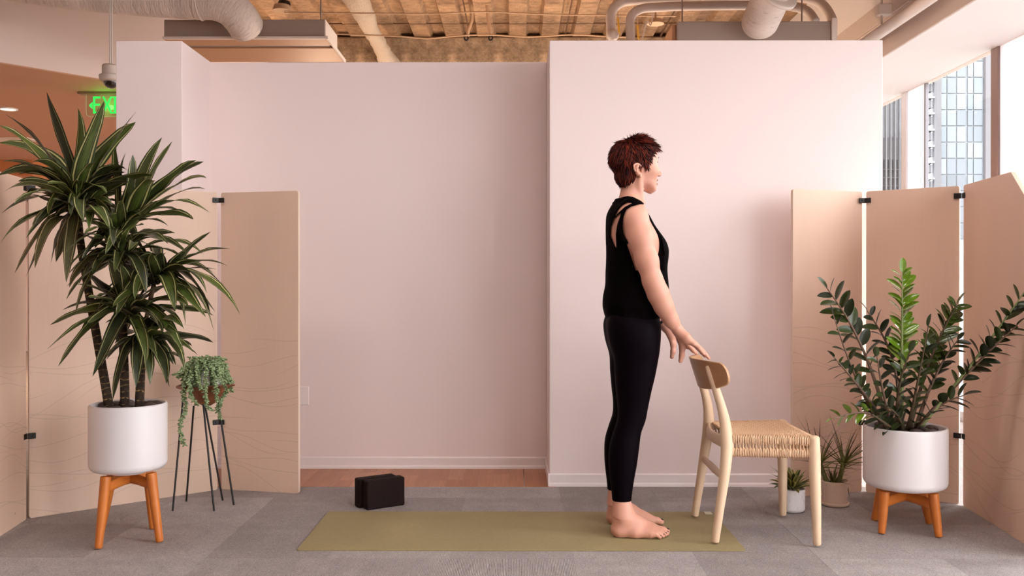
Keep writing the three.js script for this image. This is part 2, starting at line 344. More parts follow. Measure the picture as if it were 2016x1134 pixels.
// ---------------------------------------------------------------- signed distances and their surface
const smin = (a, b, k) => { const h = Math.max(k - Math.abs(a - b), 0) / k; return Math.min(a, b) - h * h * k * 0.25; };
const smax = (a, b, k) => -smin(-a, -b, k);
function cone(ax, ay, az, ra, bx, by, bz, rb) {      // tapered capsule
  const dx = bx - ax, dy = by - ay, dz = bz - az, q = 1 / (dx * dx + dy * dy + dz * dz);
  return (x, y, z) => { const px = x - ax, py = y - ay, pz = z - az, t = clamp((px * dx + py * dy + pz * dz) * q, 0, 1), ex = px - dx * t, ey = py - dy * t, ez = pz - dz * t; return Math.sqrt(ex * ex + ey * ey + ez * ez) - (ra + (rb - ra) * t); };
}
function ellipsoid(cx, cy, cz, rx, ry, rz) {
  const m = Math.min(rx, ry, rz);
  return (x, y, z) => { const a = (x - cx) / rx, b = (y - cy) / ry, c = (z - cz) / rz; return (Math.sqrt(a * a + b * b + c * c) - 1) * m; };
}
function chain(pts, k = 0.012) {                     // joints with radii, joined smoothly
  const cs = []; for (let i = 0; i + 1 < pts.length; i++) cs.push(cone(...pts[i], ...pts[i + 1]));
  return (x, y, z) => { let d = 1e9; for (const c of cs) d = d > 1e8 ? c(x, y, z) : smin(d, c(x, y, z), k); return d; };
}
function spline(rows) {                              // rows [key, ...values], key rising
  const n = rows.length, m = rows[0].length, out = new Float64Array(m);
  return (y) => {
    let i = 0; y = clamp(y, rows[0][0], rows[n - 1][0]);
    while (i < n - 2 && y > rows[i + 1][0]) i++;
    const a = rows[Math.max(0, i - 1)], b = rows[i], c = rows[i + 1], d = rows[Math.min(n - 1, i + 2)], h = c[0] - b[0], t = (y - b[0]) / h;
    for (let j = 1; j < m; j++) {
      const m0 = (c[j] - a[j]) / (c[0] - a[0]) * h, m1 = (d[j] - b[j]) / (d[0] - b[0]) * h, t2 = t * t, t3 = t2 * t;
      out[j] = (2 * t3 - 3 * t2 + 1) * b[j] + (t3 - 2 * t2 + t) * m0 + (-2 * t3 + 3 * t2) * c[j] + (t3 - t2) * m1;
    }
    return out;
  };
}
// stack of oval sections: rows [height, back, front, centre across, half width]
function loft(rows, n = 2.2, capped = true) {
  const s = spline(rows), y0 = rows[0][0], y1 = rows[rows.length - 1][0];
  return (x, y, z) => {
    const v = s(y), rx = (v[2] - v[1]) / 2, rz = v[4], a = Math.abs(x - (v[1] + v[2]) / 2) / rx, c = Math.abs(z - v[3]) / rz;
    let d = (Math.pow(Math.pow(a, n) + Math.pow(c, n), 1 / n) - 1) * Math.min(rx, rz);
    if (capped) d = Math.max(d, y - y1, y0 - y);
    return d;
  };
}
function polygon2(pts) {                             // distance to a polygon, negative inside
  return (x, y) => {
    let d = 1e9, s = 1;
    for (let i = 0, j = pts.length - 1; i < pts.length; j = i++) {
      const [ax, ay] = pts[i], [bx, by] = pts[j], ex = bx - ax, ey = by - ay, wx = x - ax, wy = y - ay, t = clamp((wx * ex + wy * ey) / (ex * ex + ey * ey), 0, 1), qx = wx - ex * t, qy = wy - ey * t;
      d = Math.min(d, qx * qx + qy * qy);
      const c1 = y >= ay, c2 = y < by, c3 = ex * wy > ey * wx;
      if ((c1 && c2 && c3) || (!c1 && !c2 && !c3)) s = -s;
    }
    return s * Math.sqrt(d);
  };
}
function surface(f, lo, hi, h) {                     // surface nets, skipping empty blocks
  const nx = Math.ceil((hi[0] - lo[0]) / h) + 1, ny = Math.ceil((hi[1] - lo[1]) / h) + 1, nz = Math.ceil((hi[2] - lo[2]) / h) + 1, B = 8;
  const v = new Float32Array(nx * ny * nz), R = 1.7 * B * h * 0.87;
  for (let k0 = 0; k0 < nz; k0 += B) for (let j0 = 0; j0 < ny; j0 += B) for (let i0 = 0; i0 < nx; i0 += B) {
    const c = f(lo[0] + (i0 + B / 2) * h, lo[1] + (j0 + B / 2) * h, lo[2] + (k0 + B / 2) * h), far = Math.abs(c) > R;
    for (let k = k0; k < Math.min(nz, k0 + B); k++) for (let j = j0; j < Math.min(ny, j0 + B); j++) for (let i = i0; i < Math.min(nx, i0 + B); i++) v[(k * ny + j) * nx + i] = far ? c : f(lo[0] + i * h, lo[1] + j * h, lo[2] + k * h);
  }
  const id = new Int32Array(nx * ny * nz).fill(-1), pos = [], idx = [], sx = 1, sy = nx, sz = nx * ny;
  const corners = [0, sx, sy, sx + sy, sz, sz + sx, sz + sy, sz + sx + sy], edges = [[0, 1], [2, 3], [4, 5], [6, 7], [0, 2], [1, 3], [4, 6], [5, 7], [0, 4], [1, 5], [2, 6], [3, 7]];
  for (let k = 0; k < nz - 1; k++) for (let j = 0; j < ny - 1; j++) for (let i = 0; i < nx - 1; i++) {
    const o = (k * ny + j) * nx + i; let inside = 0;
    for (const c of corners) if (v[o + c] < 0) inside++;
    if (!inside || inside === 8) continue;
    let x = 0, y = 0, z = 0, n = 0;
    for (const [a, b] of edges) { const va = v[o + corners[a]], vb = v[o + corners[b]]; if (va < 0 === vb < 0) continue; const t = va / (va - vb); x += lerp(a & 1, b & 1, t); y += lerp((a >> 1) & 1, (b >> 1) & 1, t); z += lerp(a >> 2, b >> 2, t); n++; }
    id[o] = pos.length / 3; pos.push(lo[0] + (i + x / n) * h, lo[1] + (j + y / n) * h, lo[2] + (k + z / n) * h);
  }
  const quad = (a, b, c, d, flip) => { if (a < 0 || b < 0 || c < 0 || d < 0) return; flip ? idx.push(a, c, b, a, d, c) : idx.push(a, b, c, a, c, d); };
  for (let k = 1; k < nz - 1; k++) for (let j = 1; j < ny - 1; j++) for (let i = 1; i < nx - 1; i++) {
    const o = (k * ny + j) * nx + i, s = v[o] < 0;
    if (s !== v[o + sx] < 0) quad(id[o - sy - sz], id[o - sz], id[o], id[o - sy], !s);
    if (s !== v[o + sy] < 0) quad(id[o - sx - sz], id[o - sx], id[o], id[o - sz], !s);
    if (s !== v[o + sz] < 0) quad(id[o - sx - sy], id[o - sy], id[o], id[o - sx], !s);
  }
  const nm = new Float32Array(pos.length), e = h * 0.6;
  for (let i = 0; i < pos.length; i += 3) {
    let x = pos[i], y = pos[i + 1], z = pos[i + 2];
    let gx = f(x + e, y, z) - f(x - e, y, z), gy = f(x, y + e, z) - f(x, y - e, z), gz = f(x, y, z + e) - f(x, y, z - e), l = Math.hypot(gx, gy, gz) || 1;
    const step = clamp(f(x, y, z) / (l / (2 * e)), -0.4 * h, 0.4 * h); x -= gx / l * step; y -= gy / l * step; z -= gz / l * step;
    pos[i] = x; pos[i + 1] = y; pos[i + 2] = z; nm[i] = gx / l; nm[i + 1] = gy / l; nm[i + 2] = gz / l;
  }
  const g = new THREE.BufferGeometry();
  g.setAttribute('position', new THREE.Float32BufferAttribute(pos, 3)); g.setAttribute('normal', new THREE.BufferAttribute(nm, 3));
  const uv = new Float32Array(pos.length / 3 * 2); for (let i = 0; i < uv.length / 2; i++) { uv[2 * i] = pos[3 * i] + pos[3 * i + 2]; uv[2 * i + 1] = pos[3 * i + 1]; }
  g.setAttribute('uv', new THREE.BufferAttribute(uv, 2)); g.setIndex(idx); return g;
}
// ---------------------------------------------------------------- the person: local x forward as in the room, z across, y up from the mat
const PZ = -3.79, MAT = 0.005;
const SX = (px, d = PZ + 0) => (px - 1017) / 1750 * -d;       // photo column to room x in the plane of the body
const SY = (py, d = PZ) => EYE - MAT + (561 - py) / 1750 * -d;
const NEAR = -3.655;                                       // plane of the near shoulder
M.skin = phys('#d29882', 0.5, { sheen: 0.15, sheenRoughness: 0.6, bumpMap: repeat(paintBump, 6, 6), bumpScale: 0.00015 });
M.lip = std('#c07f72', 0.45);
M.top = phys('#060203', 0.85, { specularIntensity: 0.08, bumpMap: repeat(paintBump, 8, 8), bumpScale: 0.0006 });
M.legging = phys('#080207', 0.6, { specularIntensity: 0.08 });
M.hair = phys('#ffffff', 0.55, { specularIntensity: 0.35, map: texture(64, 32, (u, v) => { const t = 0.75 * u + 0.5 * v * u, n = noise(u * 40, 1); return [lerp(0.11, 0.46, t * (0.55 + 0.6 * n)), lerp(0.022, 0.15, t), lerp(0.018, 0.085, t)]; }, true, true) });
M.nail = std('#24080c', 0.3);
M.eye = std('#e8e2de', 0.2); M.iris = std('#2a1a12', 0.2); M.brow = std('#4b241a', 0.8);

// legs, as worn (leggings); the skin lies 3 mm inside
const legRows = [[0.09, 0.398, 0.474, 0.098, 0.036], [0.15, 0.397, 0.4765, 0.098, 0.038], [0.19, 0.394, 0.481, 0.097, 0.042], [0.24, 0.388, 0.489, 0.096, 0.048], [0.30, 0.3835, 0.500, 0.095, 0.054], [0.37, 0.386, 0.5095, 0.094, 0.056], [0.43, 0.402, 0.518, 0.092, 0.053], [0.48, 0.418, 0.536, 0.090, 0.054], [0.53, 0.421, 0.546, 0.088, 0.059], [0.60, 0.414, 0.5605, 0.088, 0.068], [0.67, 0.408, 0.577, 0.088, 0.077], [0.75, 0.404, 0.591, 0.088, 0.085], [0.82, 0.388, 0.596, 0.087, 0.087], [0.88, 0.384, 0.594, 0.086, 0.082], [0.92, 0.402, 0.575, 0.078, 0.068], [0.965, 0.44, 0.54, 0.06, 0.04]];
const hipRows = [[0.69, 0.45, 0.54, 0, 0.08], [0.735, 0.42, 0.575, 0, 0.135], [0.765, 0.405, 0.585, 0, 0.16], [0.79, 0.395, 0.590, 0, 0.172], [0.83, 0.387, 0.595, 0, 0.178], [0.87, 0.3825, 0.597, 0, 0.174], [0.91, 0.386, 0.596, 0, 0.163], [0.96, 0.397, 0.588, 0, 0.148], [1.01, 0.405, 0.578, 0, 0.14]];
const leg = loft(legRows, 2.1), hip = loft(hipRows, 2.4);
const trousers = (x, y, z) => { const a = Math.abs(z); return smin(leg(x, y, a), hip(x, y, z), 0.03); };
const trunk = loft([[0.97, 0.402, 0.582, 0, 0.142], [1.05, 0.398, 0.578, 0, 0.128], [1.12, 0.392, 0.595, 0, 0.132], [1.18, 0.389, 0.615, 0, 0.142], [1.24, 0.388, 0.61, 0, 0.15], [1.30, 0.388, 0.575, 0, 0.156], [1.34, 0.391, 0.553, 0, 0.15], [1.365, 0.40, 0.54, 0, 0.125], [1.39, 0.415, 0.53, 0, 0.085]], 2.4);
const armPts = [[0.478, 1.316, 0.162, 0.051], [0.503, 1.235, 0.176, 0.049], [0.528, 1.14, 0.188, 0.042], [0.5515, 1.058, 0.192, 0.037], [0.575, 1.005, 0.188, 0.039], [0.599, 0.955, 0.178, 0.0345], [0.630, 0.903, 0.160, 0.0265], [0.658, 0.862, 0.142, 0.0215]];
const arm = chain(armPts, 0.03), deltoid = ellipsoid(0.476, 1.326, 0.152, 0.055, 0.059, 0.05), trapezius = cone(0.474, 1.402, 0.03, 0.028, 0.470, 1.358, 0.125, 0.028);
const neck = cone(0.4830, 1.375, 0, 0.0495, 0.4985, 1.52, 0, 0.0455), cord = cone(0.515, 1.51, 0.045, 0.012, 0.528, 1.395, 0.022, 0.012);
// feet
const footCore = chain([[0.425, 0.032, 0.1, 0.031], [0.440, 0.075, 0.099, 0.034], [0.446, 0.11, 0.098, 0.0345]], 0.02);
const instep = chain([[0.452, 0.078, 0.098, 0.036], [0.50, 0.052, 0.093, 0.031], [0.545, 0.034, 0.086, 0.024], [0.588, 0.021, 0.078, 0.017]], 0.02);
const outer = chain([[0.43, 0.027, 0.102, 0.027], [0.49, 0.022, 0.118, 0.022], [0.55, 0.018, 0.126, 0.017]], 0.02), ball = ellipsoid(0.562, 0.022, 0.1, 0.036, 0.02, 0.044);
const anklebone = ellipsoid(0.436, 0.087, 0.130, 0.014, 0.014, 0.009);
const toeTips = [];
const toes = [0, 1, 2, 3, 4].map((i) => {
  const s = i / 4, bx = lerp(0.585, 0.552, s), bz = lerp(0.073, 0.137, s), tx = [0.634, 0.631, 0.621, 0.608, 0.592][i], r = [0.0135, 0.0095, 0.009, 0.0085, 0.008][i], tz = bz + lerp(0.001, 0.004, s);
  toeTips.push([tx, tz, r]);
  return chain([[bx, 0.019, bz, r * 1.05], [(bx + tx) / 2, 0.021, (bz + tz) / 2, r], [tx - r * 0.5, r + 0.001, tz, r * 0.98]], 0.006);
});
const foot = (x, y, a) => {
  if (y > 0.22) return y - 0.17;
  let d = smin(footCore(x, y, a), instep(x, y, a), 0.03); d = smin(d, outer(x, y, a), 0.025); d = smin(d, ball(x, y, a), 0.02); d = smin(d, anklebone(x, y, a), 0.012);
  let t = 1e9; for (const q of toes) t = Math.min(t, q(x, y, a)); d = smin(d, t, 0.008);
  return Math.max(d, -y);
};
// head, in its own axes: origin between the ears, turned a little away from the viewer
const HX = 0.504, HY = SY(325), YAW = 0.32, cy_ = Math.cos(YAW), sy_ = Math.sin(YAW);
const toHead = (x, z) => [(x - HX) * cy_ - z * sy_, (x - HX) * sy_ + z * cy_];
const fromHead = (x, y, z) => V(HX + x * cy_ + z * sy_, HY + y, -x * sy_ + z * cy_);
const skull = ellipsoid(-0.006, 0.024, 0, 0.097, 0.080, 0.075), face0 = loft([[-0.1175, 0.02, 0.070, 0, 0.018], [-0.108, 0.005, 0.084, 0, 0.034], [-0.095, -0.005, 0.0905, 0, 0.046], [-0.07, -0.02, 0.0935, 0, 0.054], [-0.045, -0.04, 0.0945, 0, 0.060], [-0.015, -0.04, 0.0925, 0, 0.067], [0.015, -0.04, 0.0905, 0, 0.068], [0.05, -0.04, 0.0885, 0, 0.064], [0.075, -0.03, 0.078, 0, 0.053]], 2.35);
const face = (x, y, z) => face0(x, y - 0.36 * Math.max(0, 0.075 - x) * smooth(0.03, -0.05, y), z);
const nose = chain([[0.0885, 0.014, 0, 0.006], [0.1015, -0.012, 0, 0.0075], [0.1145, -0.034, 0, 0.0098]], 0.008), wing = ellipsoid(0.1005, -0.0385, 0.0115, 0.0115, 0.0075, 0.0075), tip = ellipsoid(0.1135, -0.037, 0, 0.0115, 0.009, 0.010);
const lipU = ellipsoid(0.0945, -0.0635, 0, 0.0098, 0.0056, 0.021), lipL = ellipsoid(0.093, -0.0800, 0, 0.0098, 0.0062, 0.019), slit = ellipsoid(0.106, -0.0715, 0, 0.012, 0.0026, 0.018);
const chin = ellipsoid(0.0785, -0.1025, 0, 0.015, 0.014, 0.02), brow = cone(0.0865, 0.026, 0, 0.008, 0.0745, 0.029, 0.043, 0.007), cheek = ellipsoid(0.068, -0.03, 0.042, 0.022, 0.02, 0.018);
const socket = ellipsoid(0.094, 0.007, 0.031, 0.0165, 0.0115, 0.0165), eyeball = ellipsoid(0.077, 0.006, 0.031, 0.0125, 0.0125, 0.0125), lidU = ellipsoid(0.0785, 0.0115, 0.031, 0.0128, 0.0085, 0.0145), lidL = ellipsoid(0.078, -0.0015, 0.031, 0.0125, 0.006, 0.0135);
const earHelix = [], EARC = [-0.022, -0.031, 0.075];
{ // ear: rim, bowl and lobe on a plate tilted away from the head
  const q = (u, v, w = 0) => [EARC[0] + u * 1.42 - v * 0.24, EARC[1] + v, EARC[2] + w - u * 0.42 + v * 0.12];
  const pts = []; for (let i = 0; i <= 12; i++) { const t = -0.5 + (i / 12) * 4.1; pts.push([...q(Math.cos(t) * 0.0165 * (t > 2.6 ? 0.85 : 1) - 0.002, Math.sin(t) * 0.0205 + 0.002, 0.006), 0.0036]); }
  earHelix.push(chain(pts, 0.003), cone(...q(0.006, -0.018), 0.006, ...q(0.004, -0.026), 0.0065), cone(...q(-0.004, 0.014, 0.001), 0.0042, ...q(-0.007, -0.008, 0.001), 0.0042), cone(...q(0.013, -0.002, 0.003), 0.0045, ...q(0.011, -0.01, 0.003), 0.0042));
  const plate = cone(...q(-0.002, 0.016, -0.004), 0.012, ...q(-0.001, -0.014, -0.005), 0.010), bowl = ellipsoid(...q(0.003, -0.001, 0.006), 0.0085, 0.0115, 0.0085);
  earHelix.push((x, y, z) => smax(plate(x, y, z), -bowl(x, y, z), 0.004));
}
const ear = (x, y, a) => { if (a < 0.05) return 0.05; let d = earHelix[0](x, y, a); for (let i = 1; i < 5; i++) d = smin(d, earHelix[i](x, y, a), 0.004); return d; };
const headAt = (x, y, z) => {                        // local head coordinates
  const a = Math.abs(z);
  let d = smin(skull(x, y, z), face(x, y, z), 0.03);
  if (x > 0.03) {
    d = smin(d, cheek(x, y, a), 0.02); d = smin(d, brow(x, y, a), 0.012); d = smin(d, chin(x, y, z), 0.02);
    d = smax(d, -socket(x, y, a), 0.012); d = Math.min(d, smin(lidU(x, y, a), lidL(x, y, a), 0.002)); 
    d = smin(d, nose(x, y, z), 0.012); d = smin(d, tip(x, y, z), 0.006); d = smin(d, wing(x, y, a), 0.005);
    d = smin(d, lipU(x, y, z), 0.006); d = smin(d, lipL(x, y, z), 0.006); d = smax(d, -slit(x, y, z), 0.003);
  }
  return smin(d, ear(x, y, a), 0.006);
};
const upper = (x, y, z) => {                         // neck, head
  const [hx, hz] = toHead(x, z);
  let d = neck(x, y, z); d = smin(d, cord(x, y, Math.abs(z)), 0.02);
  return smin(d, headAt(hx, y - HY, hz), 0.018);
};
// hands: wrist frame along the forearm, fingers resting on the chair back
const W0 = [0.658, 0.862, 0.142], FU = [0.735, -0.678], FN = [0.678, 0.735];
const hp = (u, v, w, r) => [W0[0] + FU[0] * u + FN[0] * w, W0[1] + FU[1] * u + FN[1] * w, W0[2] + v, r];   // u along, v across (+ towards the little finger), w above
const hand = (() => {
  const kn = [[0.092, -0.034, 0.006], [0.096, -0.012, 0.009], [0.092, 0.010, 0.007], [0.083, 0.030, 0.003]], len = [0.072, 0.080, 0.074, 0.058], rad = [0.0088, 0.009, 0.0085, 0.0074];
  const palm = kn.map(([u, v, w], i) => chain([hp(0.004, v * 0.32, 0.002, 0.0165), hp(u * 0.55, v * 0.8, w * 0.4, 0.0145), hp(u, v, w - 0.002, 0.0112)], 0.012));
  const fingers = kn.map(([u, v, w], i) => { const L = len[i], f = v * 0.12; return chain([hp(u, v, w - 0.001, rad[i] * 1.12), hp(u + L * 0.48, v + f, w - 0.001, rad[i] * 1.02), hp(u + L * 0.76, v + f, w - 0.0035, rad[i] * 0.92), hp(u + L + 0.003, v + f, w - 0.006, rad[i] * 0.76)], 0.004); });
  const heel = chain([hp(0.015, 0.012, -0.006, 0.016), hp(0.06, 0.020, -0.010, 0.014)], 0.012), thenar = chain([hp(0.018, -0.016, -0.008, 0.017), hp(0.05, -0.03, -0.016, 0.0155)], 0.012);
  const thumb = chain([[0.677, 0.822, 0.118, 0.0155], [0.6865, 0.783, 0.106, 0.0125], [0.685, 0.752, 0.103, 0.0108], [0.6795, 0.729, 0.103, 0.0088]], 0.008);
  return (x, y, a) => {
    let d = palm[0](x, y, a); for (let i = 1; i < 4; i++) d = smin(d, palm[i](x, y, a), 0.012);
    d = smin(d, heel(x, y, a), 0.014); d = smin(d, thenar(x, y, a), 0.016); d = smin(d, thumb(x, y, a), 0.012);
    let f = 1e9; for (const q of fingers) f = Math.min(f, q(x, y, a));
    return smin(d, f, 0.006);
  };
})();
const along = (x, y) => (x - W0[0]) * FU[0] + (y - W0[1]) * FU[1];
const trunkAll = (x, y, z) => {
  const a = Math.abs(z);
  let d = trousers(x, y, z) + lerp(0.0015, 0.0065, smooth(0.13, 0.2, y));
  d = smin(d, trunk(x, y, z), 0.05);
  let s = smin(arm(x, y, a), deltoid(x, y, a), 0.03); s = smin(s, trapezius(x, y, a), 0.04);
  d = smin(d, s, y > 1.22 ? 0.035 : 0.006);
  return d;
};
const bodyAll = (x, y, z) => {
  let d = trunkAll(x, y, z);
  if (y > 1.28) d = smin(d, upper(x, y, z), 0.03);
  if (y < 0.24) d = smin(d, foot(x, y, Math.abs(z)), 0.02);
  if (y < 0.93 && x > 0.60) d = smin(d, hand(x, y, Math.abs(z)), 0.012);
  return d;
};
const person = thing('person', 'barefoot woman with short red hair and black sportswear, hands on the chair back', 'person', [0.47, MAT + 0.001, PZ]);
const place = (g) => g.translate(-0.47, 0, 0);
{
  const pieces = [
    surface((x, y, z) => Math.max(bodyAll(x, y, z), -Math.max(0.012 - along(x, y), 0.62 - x), y - 1.408, 0.156 - y), [0.34, 0.145, -0.27], [0.72, 1.425, 0.27], 0.0042),
    surface((x, y, z) => Math.max(bodyAll(x, y, z), 1.388 - y), [0.36, 1.375, -0.15], [0.64, 1.70, 0.15], 0.0024),
  ];
  for (const s of [-1, 1]) {
    pieces.push(surface((x, y, z) => Math.max(bodyAll(x, y, z), -along(x, y) - 0.012, 0.60 - x), [0.60, 0.70, s > 0 ? 0.07 : -0.21], [0.84, 0.90, s > 0 ? 0.21 : -0.07], 0.0024));
    pieces.push(surface((x, y, z) => Math.max(bodyAll(x, y, z), y - 0.163), [0.36, -0.006, s > 0 ? 0.03 : -0.17], [0.67, 0.172, s > 0 ? 0.17 : -0.03], 0.0028));
  }
  part('body', place(merge(pieces)), M.skin, person, true);
  // leggings: hems above the ankles, waist under the top
  part('leggings', place(surface((x, y, z) => { const d = trousers(x, y, z); return Math.max(d, 0.150 + 0.012 * (0.44 - x) - y, y - 0.94, -(d + 0.014)); }, [0.35, 0.12, -0.2], [0.64, 1.0, 0.2], 0.0045)), M.legging, person, true);
  // tank top: loose from the bust, gathered hem, racer back with open straps
  const shirtRows = [[0.899, 0.386, 0.604, 0, 0.166], [0.911, 0.380, 0.610, 0, 0.169], [0.93, 0.374, 0.622, 0, 0.172], [0.955, 0.3685, 0.636, 0, 0.176], [0.99, 0.3695, 0.643, 0, 0.170], [1.054, 0.380, 0.642, 0, 0.158], [1.113, 0.382, 0.641, 0, 0.150], [1.169, 0.3825, 0.6435, 0, 0.148], [1.20, 0.3825, 0.642, 0, 0.150], [1.232, 0.3825, 0.630, 0, 0.154], [1.29, 0.383, 0.588, 0, 0.160], [1.33, 0.3845, 0.562, 0, 0.155], [1.36, 0.3925, 0.547, 0, 0.132], [1.39, 0.409, 0.537, 0, 0.092], [1.41, 0.42, 0.53, 0, 0.07]];
  const shirt = loft(shirtRows, 2.35);
  const L = (pts) => polygon2(pts.map(([px, py]) => [SX(px, NEAR), SY(py, NEAR)])), C = (pts) => polygon2(pts.map(([px, py]) => [SX(px), SY(py)]));
  const keyLow = L([[1214, 425], [1220, 421], [1215.5, 438], [1213.5, 462], [1215, 490], [1209, 476], [1204.5, 462], [1205, 447], [1208, 434]]), keyHigh = L([[1243, 402], [1233, 400], [1222, 405], [1213, 416], [1208.5, 430], [1216, 420], [1227, 410]]);
  const armhole = L([[1229, 416], [1223.5, 430], [1222.5, 446], [1225, 463], [1230, 474], [1233, 480], [1240, 500], [1251, 533], [1315, 533], [1304, 470], [1290, 425], [1272, 402], [1256, 405], [1248, 407.5], [1238, 410]]);
  const neckCut = C([[1190, 388], [1212, 392], [1231, 390], [1244, 395], [1266, 412], [1274, 427], [1283, 444], [1330, 446], [1330, 350], [1190, 350]]);
  const overArm = (x, y, a) => Math.min(deltoid(x, y, a), arm(x, y, a)) ;
  part('tank_top', place(surface((x, y, z) => {
    const a = Math.abs(z);
    let d = shirt(x, y, z);
    if (y > 1.12) d = Math.min(d, trunkAll(x, y, z) - 0.006 + 0.07 * smooth(1.22, 1.15, y));
    d += 0.0022 * Math.sin(y * 34 + x * 22) * Math.sin(a * 30 + x * 40) * smooth(1.28, 1.12, y);
    d = Math.max(d, -(d + 0.02));
    d = smax(d, -Math.max(keyLow(x, y), 0.045 - a), 0.002); d = smax(d, -Math.max(keyHigh(x, y), 0.04 - a), 0.002);
    d = smax(d, -Math.max(armhole(x, y), 0.105 - a), 0.003);
    d = smax(d, -neckCut(x, y), 0.003);
    return d;
  }, [0.34, 0.885, -0.23], [0.67, 1.43, 0.23], 0.0034)), M.top, person, true);
  // toe nails, finger nails
  for (const s of [-1, 1]) toeTips.forEach(([tx, tz, r], i) => part('toenail', place(new THREE.SphereGeometry(1, 10, 8).scale(r * 0.55, r * 0.22, r * 0.62).rotateZ(-0.45).translate(tx - r * 0.1, r * 1.86 + 0.0005, s * tz)), M.nail, person, true));
  // eyes, brows, lashes, lips
  for (const s of [-1, 1]) {
    const c = fromHead(0.0775, 0.0055, s * 0.031);
    const e = part('eye', place(new THREE.SphereGeometry(0.0128, 20, 14).translate(c.x, c.y, c.z)), M.eye, person, true);
    const ic = fromHead(0.0855, 0.0055, s * 0.0315); part('iris', place(new THREE.SphereGeometry(0.0058, 14, 10).translate(ic.x, ic.y, ic.z)), M.iris, e, true).position.set(0, 0, 0);
    part('eyelash', place(tube([[0.0895, 0.0085, 0.020], [0.0935, 0.011, 0.031], [0.0855, 0.008, 0.043]].map(([x, y, z]) => fromHead(x, y, s * z)), 0.0013, 8, 5)), M.brow, person, true);
    part('eyebrow', place(tube([[0.0985, 0.026, 0.012], [0.0965, 0.0315, 0.028], [0.0855, 0.030, 0.046]].map(([x, y, z]) => fromHead(x, y, s * z)), [0.0022, 0.0026, 0.0012], 10, 6)), M.brow, person, true);
  }
  const lipG = surface((x, y, z) => { const [hx, hz] = toHead(x, z), hy = y - HY; const d = headAt(hx, hy, hz) - 0.0006; return Math.max(d, -(d + 0.003), Math.min(lipU(hx, hy, hz), lipL(hx, hy, hz)) - 0.0012, 0.0945 - hx); }, [0.55, HY - 0.1, -0.05], [0.63, HY - 0.05, 0.05], 0.0016);
  part('lips', place(lipG), M.lip, person, true);
  // bracelet on the far wrist
  { const A = armPts[6], B = armPts[7]; const t = 0.55, c = V(lerp(A[0], B[0], t), lerp(A[1], B[1], t), -lerp(A[2], B[2], t)), dir = V(B[0] - A[0], B[1] - A[1], -(B[2] - A[2])).normalize();
    const g = new THREE.CylinderGeometry(0.0272, 0.0282, 0.022, 28, 1).applyQuaternion(new THREE.Quaternion().setFromUnitVectors(V(0, 1, 0), dir.negate())).translate(c.x, c.y, c.z);
    part('wrist_band', place(g), M.black, person, true); }
  // hair: a cap over the skull, then short locks
  const hl = (px, py) => [SX(px) - HX, SY(py) - HY];
  const line = polygon2([[1292, 292], [1285, 295], [1279, 303], [1274, 311], [1272, 321], [1268, 331], [1266, 333], [1263, 326], [1258, 323], [1250, 325], [1247, 330], [1246, 342], [1251, 352], [1244, 360], [1226, 374], [1205, 376], [1180, 340], [1190, 250], [1260, 250], [1296, 270]].map(([a, b]) => hl(a, b)));
  const lineAt = (x, y, z) => line(x * cy_ + Math.abs(z) * sy_, y);
  const capTop = ellipsoid(0.004, 0.028, 0, 0.098, 0.086, 0.083), capNape = ellipsoid(-0.040, -0.034, 0, 0.046, 0.060, 0.055), fringe = ellipsoid(0.053, 0.058, 0, 0.045, 0.031, 0.060);
  const capAt = (x, y, z) => Math.min(smin(smin(capTop(x, y, z), capNape(x, y, z), 0.03), fringe(x, y, z), 0.02), smin(skull(x, y, z), face(x, y, z), 0.03) - 0.005);
  const bump = (x, y, z) => 0.0032 * Math.sin(x * 160 + 30 * y) * Math.sin(z * 150 + y * 60) * 0.7;
  const capG = surface((x, y, z) => { const [hx, hz] = toHead(x, z), hy = y - HY; return smax(capAt(hx, hy, hz) + bump(hx, hy, hz), lineAt(hx, hy, hz) - 0.001, 0.008); }, [0.36, HY - 0.125, -0.12], [0.64, HY + 0.15, 0.12], 0.003);
  reseed(21);
  const locks = [];
  const lock = (root, dir, n, L, w, curl) => {        // flat tapered lock, three-sided
    const pts = [], k = 5; let p = root.clone(), d = dir.clone();
    const side = V(0, 0, 0).crossVectors(d, n).normalize();
    for (let i = 0; i <= k; i++) { pts.push(p.clone()); p = p.clone().addScaledVector(d, L / k); d.addScaledVector(n, curl).normalize(); }
    const pos = [], idx = [];
    pts.forEach((q, i) => { const s = w * Math.pow(1 - i / k, 0.7) * (i ? 1 : 0.8) + 0.0003; for (const [a, b] of [[-1, 0], [0, 0.55], [1, 0], [0, -0.4]]) pos.push(q.x + side.x * a * s + n.x * b * s, q.y + side.y * a * s + n.y * b * s, q.z + side.z * a * s + n.z * b * s); });
    for (let i = 0; i < k; i++) for (let j = 0; j < 4; j++) { const a = i * 4 + j, b = i * 4 + (j + 1) % 4; idx.push(a, a + 4, b, b, a + 4, b + 4); }
    const g = new THREE.BufferGeometry(); g.setAttribute('position', new THREE.Float32BufferAttribute(pos, 3)); g.setIndex(idx); g.computeVertexNormals(); const tone = rnd(); g.setAttribute('uv', new THREE.Float32BufferAttribute(pts.flatMap((_, i) => [0, 1, 2, 3].flatMap(() => [tone, i / k])), 2)); locks.push(g);
  };
  const gradCap = (x, y, z) => { const e = 0.002; return V(capAt(x + e, y, z) - capAt(x - e, y, z), capAt(x, y + e, z) - capAt(x, y - e, z), capAt(x, y, z + e) - capAt(x, y, z - e)).normalize(); };
  const turnV = (v) => V(v.x * cy_ + v.z * sy_, v.y, -v.x * sy_ + v.z * cy_);
  let made = 0;
